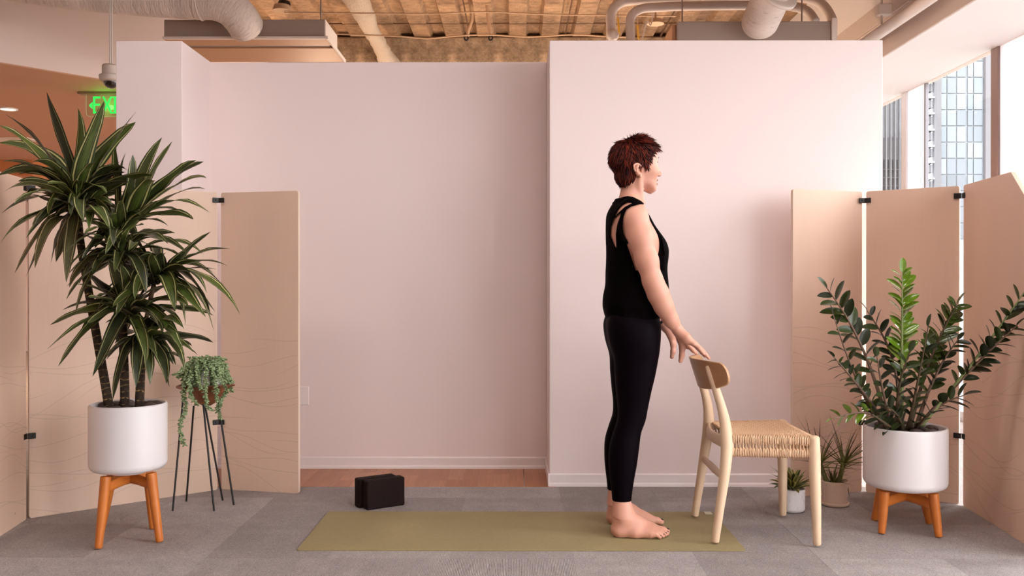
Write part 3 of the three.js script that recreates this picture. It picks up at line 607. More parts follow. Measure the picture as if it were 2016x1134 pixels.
  for (let tries = 0; tries < 60000 && made < 4600; tries++) {
    const u = rr(0, Math.PI * 2), v = rr(-1, 1), s = Math.sqrt(1 - v * v), dv = V(Math.cos(u) * s, v, Math.sin(u) * s);
    let p = V(-0.01, 0.02, 0), t = 0; for (let i = 0; i < 22; i++) { const q = p.clone().addScaledVector(dv, t), dd = capAt(q.x, q.y, q.z); t -= dd * 0.9; }
    const q = p.addScaledVector(dv, t); if (lineAt(q.x, q.y, q.z) > -0.003) continue;
    const n = gradCap(q.x, q.y, q.z), crown = V(-0.035, 0.115, 0);
    let flow = q.clone().sub(crown); flow.addScaledVector(n, -flow.dot(n)).normalize();
    if (q.x > 0.0 && q.y > 0.06) flow.add(V(0.9, -0.1, 0.15));
    if (q.x < -0.05) flow.add(V(-0.1, -0.9, 0));
    if (q.x > 0.02 && q.y < 0.05) flow.add(V(0.15, -1.1, 0));
    flow.add(V(rr(-0.35, 0.35), rr(-0.3, 0.3), rr(-0.35, 0.35))); flow.addScaledVector(n, -flow.dot(n)).normalize();
    const topz = smooth(0.085, 0.118, q.y) * smooth(-0.06, 0.0, q.x), lift = topz * rr(0.2, 1.0) + rr(0.06, 0.26);
    const dir = flow.clone().addScaledVector(n, lift).normalize();
    lock(fromHead(q.x - n.x * 0.002, q.y - n.y * 0.002, q.z - n.z * 0.002), turnV(dir), turnV(n), rr(0.024, 0.044) * (q.x > 0.04 && q.y < 0.06 ? 0.6 : 1), rr(0.003, 0.0068), rr(-0.085, -0.01)); made++;
  }
  // wisps that show in outline
  const wisp = (a, b, z, w = 0.0032) => { const [ax, ay] = hl(...a), [bx, by] = hl(...b), p = fromHead(ax, ay, z), q = fromHead(bx, by, z), d = q.clone().sub(p), L = d.length(); lock(p, d.normalize(), V(-d.y, d.x, 0).normalize(), L, w, 0.05); };
  for (const [a, b] of [[[1222, 286], [1203, 279]], [[1226, 282], [1208, 283]], [[1212, 302], [1195, 304]], [[1210, 306], [1196, 312]], [[1206, 312], [1195, 320]], [[1225, 362], [1218, 375]], [[1230, 362], [1222, 377]], [[1222, 356], [1217, 369]], [[1238, 282], [1231, 268]], [[1242, 280], [1237, 265]], [[1246, 280], [1244, 263]], [[1252, 280], [1252, 265]], [[1257, 280], [1261, 267]], [[1282, 286], [1291, 299]], [[1278, 288], [1293, 296]]])
    for (const z of a[0] > 1262 && a[1] > 290 ? [0.071, 0.077] : [-0.02, 0.015, 0.04]) wisp(a, b, z + rr(-0.006, 0.006), rr(0.0024, 0.0042));
  { const uv = capG.attributes.uv; for (let i = 0; i < uv.count; i++) uv.setXY(i, 0.2, 0.3); }
  part('hair', place(merge([capG, ...locks])), M.hair, person, true);
}
// ---------------------------------------------------------------- chair: shaped oak frame, bent plywood back, cord seat
{
  const t = thing('dining_chair', 'pale oak dining chair with curved plywood back and woven paper cord seat', 'chair', [1.01, 0, PZ]);
  const P = (x, y, z) => V(x, y, PZ + z);
  for (const s of [1, -1]) {
    // rear leg runs from the floor up into the back post
    part('rear_leg', sweep([P(0.801, MAT + 0.012, 0.204 * s), P(0.822, 0.16, 0.199 * s), P(0.8446, 0.312, 0.193 * s), P(0.855, 0.415, 0.174 * s), P(0.851, 0.49, 0.156 * s), P(0.838, 0.555, 0.146 * s), P(0.815, 0.63, 0.143 * s), P(0.789, 0.70, 0.146 * s), P(0.783, 0.716, 0.147 * s)], [0.016, 0.0185, 0.0225, 0.026, 0.0225, 0.019, 0.0165, 0.0135, 0.010], [0.016, 0.018, 0.021, 0.0225, 0.019, 0.0165, 0.015, 0.0125, 0.009], V(0, 0, 1), 44, 16, 0.5), M.oak, t);
    part('front_leg', sweep([P(1.203, 0.013, 0.229 * s), P(1.201, 0.13, 0.225 * s), P(1.198, 0.27, 0.219 * s), P(1.1965, 0.36, 0.214 * s), P(1.196, 0.435, 0.212 * s)], [0.0155, 0.019, 0.0225, 0.0245, 0.0225], [0.0155, 0.018, 0.021, 0.0225, 0.021], V(0, 0, 1), 30, 16, 0.5), M.oak, t);
  }
  part('rear_rail', sweep([P(0.857, 0.410, -0.172), P(0.841, 0.407, -0.09), P(0.836, 0.405, 0), P(0.841, 0.407, 0.09), P(0.857, 0.410, 0.172)], [0.030, 0.026, 0.025, 0.026, 0.030], 0.0125, V(1, 0, 0), 24, 14), M.oak, t);
  part('stretcher', sweep([P(0.838, 0.272, -0.194), P(0.838, 0.270, 0), P(0.838, 0.272, 0.194)], [0.014, 0.019, 0.014], [0.010, 0.0115, 0.010], V(1, 0, 0), 18, 12), M.oak, t);
  // bent plywood back: a curved, leaning plate with rounded ends and a rising lower edge
  {
    const nS = 60, nT = 12, pos = [], uv = [], idx = [], th = 0.0055;
    const edge = (s) => { const a = Math.abs(s), top = 0.741 - 0.004 * a * a, bot = 0.6125 + 0.004 * a + 0.042 * Math.pow(a, 3); const r = 0.10, k = a > 1 - r ? Math.sqrt(Math.max(0, 1 - ((a - 1 + r) / r) ** 2)) : 1; const cut = (1 - k) * 0.026; return [top - cut, bot + cut * 0.8]; };
    const mid = (s, y) => { const w = s * 0.237; return [0.744 + 0.098 * s * s - 0.012 * s * s * s * s + (0.741 - y) * 0.31, w]; };
    const put = (s, y, side, ti) => { const [x, z] = mid(s, y), [x2, z2] = mid(s + 0.01, y), l = Math.hypot(x2 - x, z2 - z), nx = -(z2 - z) / l, nz = (x2 - x) / l; pos.push(x + nx * side * th, y, PZ + z + nz * side * th); uv.push(y * 0.6, s * 0.24); };
    const rows = [];
    for (let i = 0; i <= nS; i++) { const s = -1 + 2 * i / nS, [T, B] = edge(s); const ring = []; for (let j = 0; j <= nT; j++) { ring.push(pos.length / 3); put(s, lerp(B + 0.003, T - 0.003, j / nT), 1); } ring.push(pos.length / 3); put(s, T, 0.3); ring.push(pos.length / 3); put(s, T, -0.3); for (let j = nT; j >= 0; j--) { ring.push(pos.length / 3); put(s, lerp(B + 0.003, T - 0.003, j / nT), -1); } ring.push(pos.length / 3); put(s, B, -0.3); ring.push(pos.length / 3); put(s, B, 0.3); rows.push(ring); }
    const n = rows[0].length;
    for (let i = 0; i < nS; i++) for (let j = 0; j < n; j++) { const a = rows[i][j], b = rows[i][(j + 1) % n], c = rows[i + 1][j], d = rows[i + 1][(j + 1) % n]; idx.push(a, b, c, b, d, c); }
    for (const [r, f] of [[rows[0], 1], [rows[nS], 0]]) for (let j = 1; j < n - 1; j++) f ? idx.push(r[0], r[j + 1], r[j]) : idx.push(r[0], r[j], r[j + 1]);
    let g = new THREE.BufferGeometry(); g.setAttribute('position', new THREE.Float32BufferAttribute(pos, 3)); g.setAttribute('uv', new THREE.Float32BufferAttribute(uv, 2)); g.setIndex(idx);
    g = toCreasedNormals(g, 0.7); part('backrest', g, M.oakDark, t);
  }
  // seat rails under the cord
  const seatAt = (u, v) => { const x = lerp(0.868, 1.182, u), w = lerp(0.172, 0.208, u); return P(x, 0.4385 - 0.010 * Math.sin(Math.PI * u) * (1 - (2 * v - 1) ** 2), lerp(-w, w, v)); };
  for (const s of [1, -1]) for (const y of [0.423, 0.370]) part('seat_rail', tube([P(0.86, y, 0.168 * s), P(1.195, y, 0.207 * s)], 0.0125, 8, 10), M.oak, t);
  for (const y of [0.423, 0.372]) part('front_rail', tube([P(1.19, y, -0.21), P(1.19, y, 0.21)], 0.0125, 8, 10), M.oak, t);
  M.cord = std('#ffffff', 0.8, { map: repeat(grain([0.80, 0.64, 0.50], [0.91, 0.77, 0.63], 8), 40, 30) });
  const cords = [], top = [];
  const N = 48;
  const wire = (pts, r = 0.0027, seg = 8) => sweep(pts, r, r, Math.abs(pts[pts.length - 1].x - pts[0].x) > Math.abs(pts[pts.length - 1].z - pts[0].z) ? V(0, 0, 1) : V(1, 0, 0), seg, 6, 0.2);
  for (const s of [1, -1]) for (let i = 0; i < N; i++) {
    const u = (i + 0.5) / N, c = seatAt(u, s > 0 ? 1 : 0), q = (dy, dz, dx = 0) => V(c.x + dx, dy, c.z + s * dz);
    const j = 0.0009 * Math.sin(i * 2.3), lean = 0.0012 * Math.sin(i * 1.7);
    cords.push(wire([q(0.4415, -0.016), q(0.4415 + j, 0.004), q(0.430, 0.0125, lean), q(0.412, 0.0125, lean), q(0.4045, 0.006, 0)]));
    cords.push(wire([q(0.389, 0.004), q(0.381, 0.0125, lean), q(0.362, 0.013, 0), q(0.3545, 0.005, lean), q(0.354, -0.012)]));
    if (i % 2) cords.push(wire([q(0.411, 0.0105), q(0.397, 0.0085, 0.001), q(0.384, 0.0105, 0.002)], 0.0026, 5));
    else cords.push(wire([q(0.411, 0.0035), q(0.397, -0.002, 0.003), q(0.384, 0.0035, 0.003)], 0.0026, 5));
  }
  for (let i = 0; i < 46; i++) { const z = lerp(-0.19, 0.19, (i + 0.5) / 46), q = (y, dx) => P(1.19 + dx, y, z); cords.push(wire([q(0.4405, -0.016), q(0.4405, 0.003), q(0.43, 0.0125), q(0.37, 0.013), q(0.357, 0.004), q(0.357, -0.012)])); }
  // woven top: pairs run both ways and pass over and under one another
  const A = 21, Bn = 22;
  for (let i = 0; i < A; i++) for (const e of [-0.19, 0.19]) { const u = (i + 0.5 + e) / A, pts = []; for (let k = 0; k <= Bn * 2; k++) { const v = k / (Bn * 2), p = seatAt(u, v); p.y += 0.0026 * Math.cos(Math.PI * k) * (i % 2 ? 1 : -1); pts.push(p); } top.push(sweep(pts, 0.0036, 0.0036, V(1, 0, 0), Bn * 4, 5, 0.2)); }
  for (let k = 0; k < Bn * 2; k++) { const v = (k + 0.5 + (k % 2 ? -0.12 : 0.12)) / (Bn * 2), pts = []; for (let i = 0; i <= A; i++) { const p = seatAt(i / A, v); p.y += 0.0026 * (i % 2 ? 1 : -1) * (Math.floor((k + 1) / 2) % 2 ? 1 : -1) - 0.0004; pts.push(p); } top.push(sweep(pts, 0.0036, 0.0036, V(0, 0, 1), A * 3, 5, 0.2)); }
  part('seat_edge_cord', merge(cords), M.cord, t).userData.kind = 'stuff';
  part('woven_seat', merge(top), M.cord, t).userData.kind = 'stuff';
}
// ---------------------------------------------------------------- mat, blocks, wall plate
M.mat = std('#ffffff', 0.85, { map: texture(256, 256, (u, v) => { const n = noise(u * 6, v * 6, 6, 6), f = noise(u * 128, v * 128, 128, 128), k = 0.94 + 0.08 * n + 0.05 * (f - 0.5); return [0.59 * k, 0.53 * k, 0.375 * k]; }), bumpMap: repeat(paintBump, 12, 12), bumpScale: 0.0008 });
{
  const s = new THREE.Shape(), x0 = -0.868, x1 = 0.904, y0 = 3.502, y1 = 4.098, r = 0.02;
  s.moveTo(x0 + r * 0.3, y0); s.lineTo(x1 - r, y0); s.quadraticCurveTo(x1, y0, x1, y0 + r); s.lineTo(x1, y1); s.lineTo(x0, y1); s.lineTo(x0, y0 + r * 0.3); s.closePath();
  const g = new THREE.ExtrudeGeometry(s, { depth: MAT - 0.002, bevelEnabled: true, bevelThickness: 0.001, bevelSize: 0.001, bevelSegments: 2, steps: 1 }); g.rotateX(-Math.PI / 2); g.translate(0, 0.001, 0);
  const t = thing('yoga_mat', 'long olive green yoga mat laid flat on the grey carpet', 'yoga mat', [0, 0, -3.8]);
  part('sheet', g, M.mat, t);
  part('tag', box(0.862, 0.894, MAT, MAT + 0.0012, -4.094, -4.05, 0.0003), std('#cfc8b0', 0.8), t);
}
M.foam = phys('#1c0d0b', 0.8, { specularIntensity: 0.4, bumpMap: repeat(deckBump, 3, 3), bumpScale: 0.0015 });
{
  const a = V(-0.694, 0, -4.125), u = V(0.164, 0, -0.104).normalize(), w = V(-u.z, 0, u.x).negate();   // u along the long side, w away from the viewer
  const yaw = Math.atan2(-u.z, u.x);
  const put = (off, along, label) => { const g = new RoundedBoxGeometry(0.193, 0.136, 0.056, 3, 0.008); boxUV(g); g.translate(0, 0.068, 0); const m = shade(new THREE.Mesh(g, M.foam)); m.name = numbered('yoga_block'); m.position.copy(a).addScaledVector(u, 0.097 + along).addScaledVector(w, off); m.rotation.y = yaw; scene.add(m); tag(m, label, 'yoga block'); };
  put(0.030, 0, 'dark brown foam yoga block, the front one of the pair behind the mat');
  put(0.0875, -0.018, 'dark brown foam yoga block, the rear one of the pair behind the mat');
}
{
  const t = thing('wall_plate', 'blank white wall plate with two screws low on the niche wall', 'wall plate', [at(596, 779, 5.08).x, at(596, 797, 5.08).y, -5.085]);
  const p = at(596, 779, 5.085); part('plate', box(p.x - 0.034, p.x + 0.034, p.y - 0.053, p.y + 0.053, -5.085, -5.078, 0.003), std('#f0e4e0', 0.35), t);
  for (const dy of [-0.042, 0.042]) part('screw', new THREE.SphereGeometry(0.0035, 10, 8).scale(1, 1, 0.4).translate(p.x, p.y + dy, -5.0775), M.frameLight, t);
}

// ---------------------------------------------------------------- folding screens of birch plywood with engraved wave lines
function plyTexture(n, wM, hM, ch) {
  const W = Math.round(wM * 560), Hh = Math.round(hM * 560);
  return texture(W, Hh, (u, v) => {
    const x = u * wM, y = v * hM;
    const fig = noise(x * 5 + n * 7, y * 1.2 + 3 * noise(x * 3 + n, y * 1.5)), fine = noise(x * 220 + n, y * 8), broad = noise(x * 2.2 + n * 3, y * 0.9 + n);
    let k = 0.97 + 0.05 * (fig - 0.5) + 0.010 * (fine - 0.5) + 0.05 * (broad - 0.5);
    let line = 0;
    for (let i = 0; i < 26; i++) {
      const base = 0.03 + i * 0.029 + 0.025 * hash(i, n), ph = hash(i + 3, n + 1) * 0.9 + n * 1.3, amp = 0.05 + 0.045 * Math.sin(i * 0.7 + n);
      const yy = base + amp * Math.sin(x * (5.2 + 0.8 * Math.sin(i * 0.45)) + ph + i * 0.11) + 0.02 * Math.sin(x * 11 + i);
      const d = Math.abs(y - yy), on = smooth(-0.2, 0.3, Math.sin(x * 3.1 + i * 1.7 + n)) ;
      line = Math.max(line, (1 - smooth(0.0004, 0.0017, d)) * on);
    }
    if (hash(Math.floor(x * 9), Math.floor(y * 9) + n) > 0.985) { const dx = (x * 9) % 1 - 0.5, dy = (y * 9) % 1 - 0.5; if (dx * dx * 3 + dy * dy < 0.002) k *= 0.6; }
    k *= 1 - 0.13 * line;
    return [k * ch[0], k * ch[1], k * ch[2]];
  }, true, true);
}
M.plyEdge = std('#e6d0bc', 0.6);
const SCR = 1.522;
function screenPanel(root, n, A, B, cut, ch) {       // upright panel from A to B on the floor, outline rounded at the corners
  const dx = B[0] - A[0], dz = B[1] - A[1], w = Math.hypot(dx, dz), r = 0.012, th = 0.018;
  const s = new THREE.Shape(); s.moveTo(r, 0); s.lineTo(w - r, 0); s.quadraticCurveTo(w, 0, w, r);
  if (cut) { s.lineTo(w, SCR - cut[1]); s.lineTo(w - cut[0], SCR); } else { s.lineTo(w, SCR - r); s.quadraticCurveTo(w, SCR, w - r, SCR); }
  s.lineTo(r, SCR); s.quadraticCurveTo(0, SCR, 0, SCR - r); s.lineTo(0, r); s.quadraticCurveTo(0, 0, r, 0);
  const g = new THREE.ExtrudeGeometry(s, { depth: th, bevelEnabled: true, bevelThickness: 0.001, bevelSize: 0.001, bevelSegments: 1 });
  const uv = g.attributes.uv; for (let i = 0; i < uv.count; i++) uv.setXY(i, uv.getX(i) / w, uv.getY(i) / SCR);
  g.translate(0, 0, -th); g.applyMatrix4(new THREE.Matrix4().makeRotationY(Math.atan2(-dz, dx))); g.translate(A[0], 0.001, A[1]);
  const m = part('panel', g, [std('#ffffff', 0.55, { map: plyTexture(n, w, SCR, ch) }), M.plyEdge], root);
  return m;
}
function clip(root, p, q1, q2, y) {                  // strap over the joint between two panels, on the face towards the room
  for (const q of [q1, q2]) {
    const d = V(q[0] - p[0], 0, q[1] - p[1]).normalize(), n = V(-d.z, 0, d.x); if (n.z < 0) n.negate();
    const g = new RoundedBoxGeometry(0.034, 0.026, 0.006, 2, 0.002); g.applyMatrix4(new THREE.Matrix4().makeRotationY(Math.atan2(-d.z, d.x))); g.translate(p[0] + d.x * 0.016 + n.x * 0.004, y, p[1] + d.z * 0.016 + n.z * 0.004);
    part('clip', g, M.black, root);
    const k = new THREE.SphereGeometry(0.004, 8, 6).translate(p[0] + d.x * 0.018 + n.x * 0.007, y, p[1] + d.z * 0.018 + n.z * 0.007); part('clip_screw', k, M.black, root);
  }
}
{
  const L = thing('folding_screen', 'birch plywood folding screen with fine wave lines behind the tall striped plant', 'folding screen', [-1.6, 0, -4.4]);
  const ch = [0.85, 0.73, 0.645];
  const A = [-1.098, -4.465], B = [-1.522, -4.56], B2 = [-1.534, -4.545], C = [-2.192, -3.985], C2 = [-2.196, -3.965];
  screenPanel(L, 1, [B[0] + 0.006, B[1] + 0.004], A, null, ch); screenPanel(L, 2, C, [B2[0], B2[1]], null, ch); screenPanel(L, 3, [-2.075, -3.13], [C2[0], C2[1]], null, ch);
  for (const y of [1.483, 0.347]) clip(L, [-1.527, -4.55], A, C, y);
  for (const y of [1.483, 0.372]) clip(L, [-2.193, -3.973], B2, [-2.075, -3.13], y);
  const R = thing('folding_screen', 'birch plywood folding screen with fine wave lines beside the windows', 'folding screen', [1.9, 0, -4.4]);
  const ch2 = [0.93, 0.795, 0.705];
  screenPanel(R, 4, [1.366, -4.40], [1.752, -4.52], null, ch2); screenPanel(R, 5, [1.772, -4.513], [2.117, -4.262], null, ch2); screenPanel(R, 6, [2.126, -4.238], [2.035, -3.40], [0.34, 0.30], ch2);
  for (const y of [1.477, 0.353]) clip(R, [1.762, -4.515], [1.366, -4.40], [2.117, -4.262], y);
  for (const y of [1.475, 0.33]) clip(R, [2.121, -4.25], [1.772, -4.513], [2.035, -3.40], y);
}
// ---------------------------------------------------------------- leaves
function bezier(a, b, c, d, t) { const s = 1 - t; return V(0, 0, 0).addScaledVector(a, s * s * s).addScaledVector(b, 3 * s * s * t).addScaledVector(c, 3 * s * t * t).addScaledVector(d, t * t * t); }
// a blade along a bezier: width profile prof(t), folded by fold, its face turned by roll
function blade(P, width, prof, roll, fold, seg = 9, wave = 0, cols = 4) {
  const pos = [], uv = [], idx = [], e = 0.01; let last = null;
  for (let i = 0; i <= seg; i++) {
    const t = i / seg, p = bezier(...P, t), q = bezier(...P, Math.min(1, t + e)), o = bezier(...P, Math.max(0, t - e)), tan = q.sub(o).normalize();
    let side;
    if (last) side = last.clone().addScaledVector(tan, -last.dot(tan)).normalize();
    else { side = V(0, 0, 0).crossVectors(tan, V(0, 1, 0)); if (side.length() < 0.15) side = V(0, 0, 0).crossVectors(tan, V(0.3, 0.2, 1)); side.normalize().applyAxisAngle(tan, roll); }
    last = side.clone(); const up = V(0, 0, 0).crossVectors(side, tan), w = width * prof(t) * 0.5;
    for (let j = 0; j <= cols; j++) { const k = j / cols * 2 - 1; pos.push(p.x + side.x * k * w + up.x * (Math.abs(k) * fold * w + wave * w * Math.sin(t * 14 + k * 2) * Math.abs(k)), p.y + side.y * k * w + up.y * (Math.abs(k) * fold * w + wave * w * Math.sin(t * 14 + k * 2) * Math.abs(k)), p.z + side.z * k * w + up.z * Math.abs(k) * fold * w); uv.push(j / cols, t); }
  }
  const n = cols + 1; for (let i = 0; i < seg; i++) for (let j = 0; j < cols; j++) { const a = i * n + j; idx.push(a, a + 1, a + n, a + 1, a + n + 1, a + n); }
  const g = new THREE.BufferGeometry(); g.setAttribute('position', new THREE.Float32BufferAttribute(pos, 3)); g.setAttribute('uv', new THREE.Float32BufferAttribute(uv, 2)); g.setIndex(idx); g.computeVertexNormals(); return g;
}
const strapProf = (t) => (0.3 + 0.7 * smooth(0, 0.35, t)) * Math.pow(Math.max(0, 1 - Math.pow(t, 3.2)), 0.8) + 0.01;
const ovateProf = (t) => 1.02 * Math.pow(Math.sin(Math.PI * Math.pow(clamp(t, 0.002, 0.998), 0.8)), 0.62) * (t > 0.9 ? 0.95 : 1) + 0.015;
const spikeProf = (t) => (1 - t) * 0.95 + 0.05;
const leafMat = (map, rough, more = {}) => new THREE.MeshPhysicalMaterial({ map, roughness: rough, side: THREE.DoubleSide, ...more });
const stripeTex = (dark, mid, pale) => texture(64, 128, (u, v) => {
  const a = Math.abs(u - 0.5) * 2, n = noise(u * 30, v * 5), m = noise(u * 60, v * 8);
  const w = [0, 1, 2].map((k) => lerp(dark[k], mid[k], smooth(0.5, 0.15, a) * (0.35 + 0.55 * m)));
  const stripe = smooth(0.11, 0.05, Math.abs(a - 0.70)) + 0.6 * smooth(0.05, 0.02, Math.abs(a - 0.42)) * (n > 0.45 ? 1 : 0.2), edge = smooth(0.9, 1.0, a) * 0.35;
  return [0, 1, 2].map((k) => lerp(w[k], pale[k], clamp(stripe + edge, 0, 0.95)) * (0.85 + 0.3 * (m - 0.5)));
}, true, true);
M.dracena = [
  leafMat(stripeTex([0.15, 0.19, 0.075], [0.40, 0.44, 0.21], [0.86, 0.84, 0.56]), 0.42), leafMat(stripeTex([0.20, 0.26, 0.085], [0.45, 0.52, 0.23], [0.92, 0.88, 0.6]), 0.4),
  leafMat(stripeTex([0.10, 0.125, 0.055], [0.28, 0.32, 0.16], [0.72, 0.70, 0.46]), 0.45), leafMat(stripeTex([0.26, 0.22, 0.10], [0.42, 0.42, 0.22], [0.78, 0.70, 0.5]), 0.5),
];
M.bark = std('#ffffff', 0.9, { map: repeat(texture(64, 256, (u, v) => { const ring = smooth(0.1, 0.02, Math.abs((v * 16 + 0.35 * noise(u * 6, v * 30, 6, 0)) % 1 - 0.5)), n = noise(u * 12, v * 60, 12, 60); return [0.19 + 0.62 * ring * n + 0.10 * n, 0.14 + 0.5 * ring * n + 0.08 * n, 0.10 + 0.3 * ring * n + 0.05 * n]; }), 10, 2.4), bumpMap: repeat(deckBump, 20, 10), bumpScale: 0.003 });

// ---------------------------------------------------------------- planters and their stands
function planterParts(t, cx, cz, y0, y1, r) {
  const w = 0.014, b = 0.03, pr = [[0, y0 + 0.005], [r * 0.5, y0 + 0.004], [r * 0.51, y0 - 0.012], [r * 0.54, y0 - 0.012], [r * 0.55, y0 + 0.002]];
  for (let i = 0; i <= 6; i++) { const a = -Math.PI / 2 + (i / 6) * Math.PI / 2; pr.push([r - b + Math.cos(a) * b, y0 + b + Math.sin(a) * b]); }
  pr.push([r, y1 - 0.008], [r - 0.003, y1 - 0.001], [r - 0.007, y1], [r - 0.011, y1 - 0.001], [r - w, y1 - 0.008], [r - w, y1 - 0.08], [0, y1 - 0.08]);
  part('planter', lathe(pr, cx, 0, cz), M.ceramic, t);
  part('soil', lathe([[r - w - 0.001, y1 - 0.035], [r * 0.5, y1 - 0.03], [0, y1 - 0.028]].reverse(), cx, 0, cz, 32), M.soil, t);
}
function stand(label, feet, cx, cz, y, topR, barY) {
  const t = thing('plant_stand', label, 'plant stand', [cx, 0, cz]);
  const tops = feet.map(([x, z]) => { const d = V(x - cx, 0, z - cz), l = d.length(); return V(cx + d.x / l * topR, y, cz + d.z / l * topR); });
  feet.forEach(([x, z], i) => part('leg', sweep([V(x, 0.006, z), V(lerp(x, tops[i].x, 0.5), y * 0.5, lerp(z, tops[i].z, 0.5)), tops[i]], [0.0145, 0.0185, 0.021], [0.0145, 0.0185, 0.021], V(0, 0, 1), 16, 16, 0.25), M.teak, t));
  for (const [i, j] of [[0, 2], [1, 3]]) {          // two arched bars crossing under the pot
    const a = tops[i].clone(), b = tops[j].clone(); a.y = b.y = barY; const m = a.clone().lerp(b, 0.5); m.y += 0.012;
    part('crossbar', sweep([a, m, b], 0.022, 0.011, V(0, 0, 0).crossVectors(b.clone().sub(a), V(0, 1, 0)).normalize(), 14, 10), M.teak, t);
  }
  return t;
}
const LP = [-1.605, -3.665], RP = [1.664, -3.815];
const flo = (px, py) => { const d = 1050 * 1.75 / (py - 561); return [(px - 1017) / 1750 * d, -d]; };
stand('tall orange brown wooden plant stand under the tall striped plant', [flo(191, 1083), flo(312, 1070), flo(299, 1043), [-1.775, -3.79]], LP[0], LP[1], 0.279, 0.118, 0.235);
stand('short orange brown wooden plant stand under the glossy leaved plant', [flo(1735, 1051), flo(1847, 1058), flo(1828, 1031), flo(1721, 1024)], RP[0], RP[1], 0.177, 0.125, 0.131);

// stones on the soil
{
  const stoneGeo = [0, 1, 2].map((k) => { const g = new THREE.IcosahedronGeometry(1, 3), p = g.attributes.position; for (let i = 0; i < p.count; i++) { const x = p.getX(i), y = p.getY(i), z = p.getZ(i), s = 1 + 0.16 * (noise(x * 1.4 + 5 + k * 3, y * 1.4 + z + 7) - 0.5) + 0.1 * (noise(z * 2 + 9 + k, x * 2 + 4) - 0.5); p.setXYZ(i, x * s, y * s * 0.62, z * s); } g.computeVertexNormals(); return g; });
  const tones = ['#5d4a44', '#4a3a35', '#74655f', '#3d2f2b'].map((c) => std(c, 0.7, { bumpMap: deckBump, bumpScale: 0.001 }));
  reseed(31);
  const scatter = (n, cx, cz, y, r, keep, label, group, sz) => { let made = 0; const put = []; for (let k = 0; k < 600 && made < n; k++) { const a = rr(0, 6.283), q = Math.sqrt(rnd()) * r, x = cx + Math.cos(a) * q, z = cz + Math.sin(a) * q, s = rr(sz * 0.75, sz * 1.25); if (!keep(x, z) || put.some(([u, v, w]) => Math.hypot(u - x, v - z) < (w + s) * 0.86)) continue; put.push([x, z, s]); const m = shade(new THREE.Mesh(stoneGeo[made % 3], tones[Math.floor(rnd() * 4)])); m.name = numbered('river_stone'); m.position.set(x, y + s * 0.67, z); m.scale.set(s * rr(0.9, 1.3), s * rr(0.8, 0.98), s); m.rotation.y = rr(0, 6); scene.add(m); tag(m, label, 'stone', group); made++; } };
  scatter(17, LP[0], LP[1], 0.5315, 0.112, (x, z) => [-1.682, -1.619, -1.56].every((t) => Math.hypot(x - t, z + 3.655) > 0.042), 'dark round river stone on the soil around the striped plant trunks', 'river stones in the left planter', 0.026);
  scatter(17, RP[0], RP[1], 0.4165, 0.124, (x, z) => Math.hypot(x - RP[0], (z - RP[1]) * 1.3) > 0.085, 'grey brown river stone on the soil around the glossy plant stems', 'river stones in the right planter', 0.026);
}

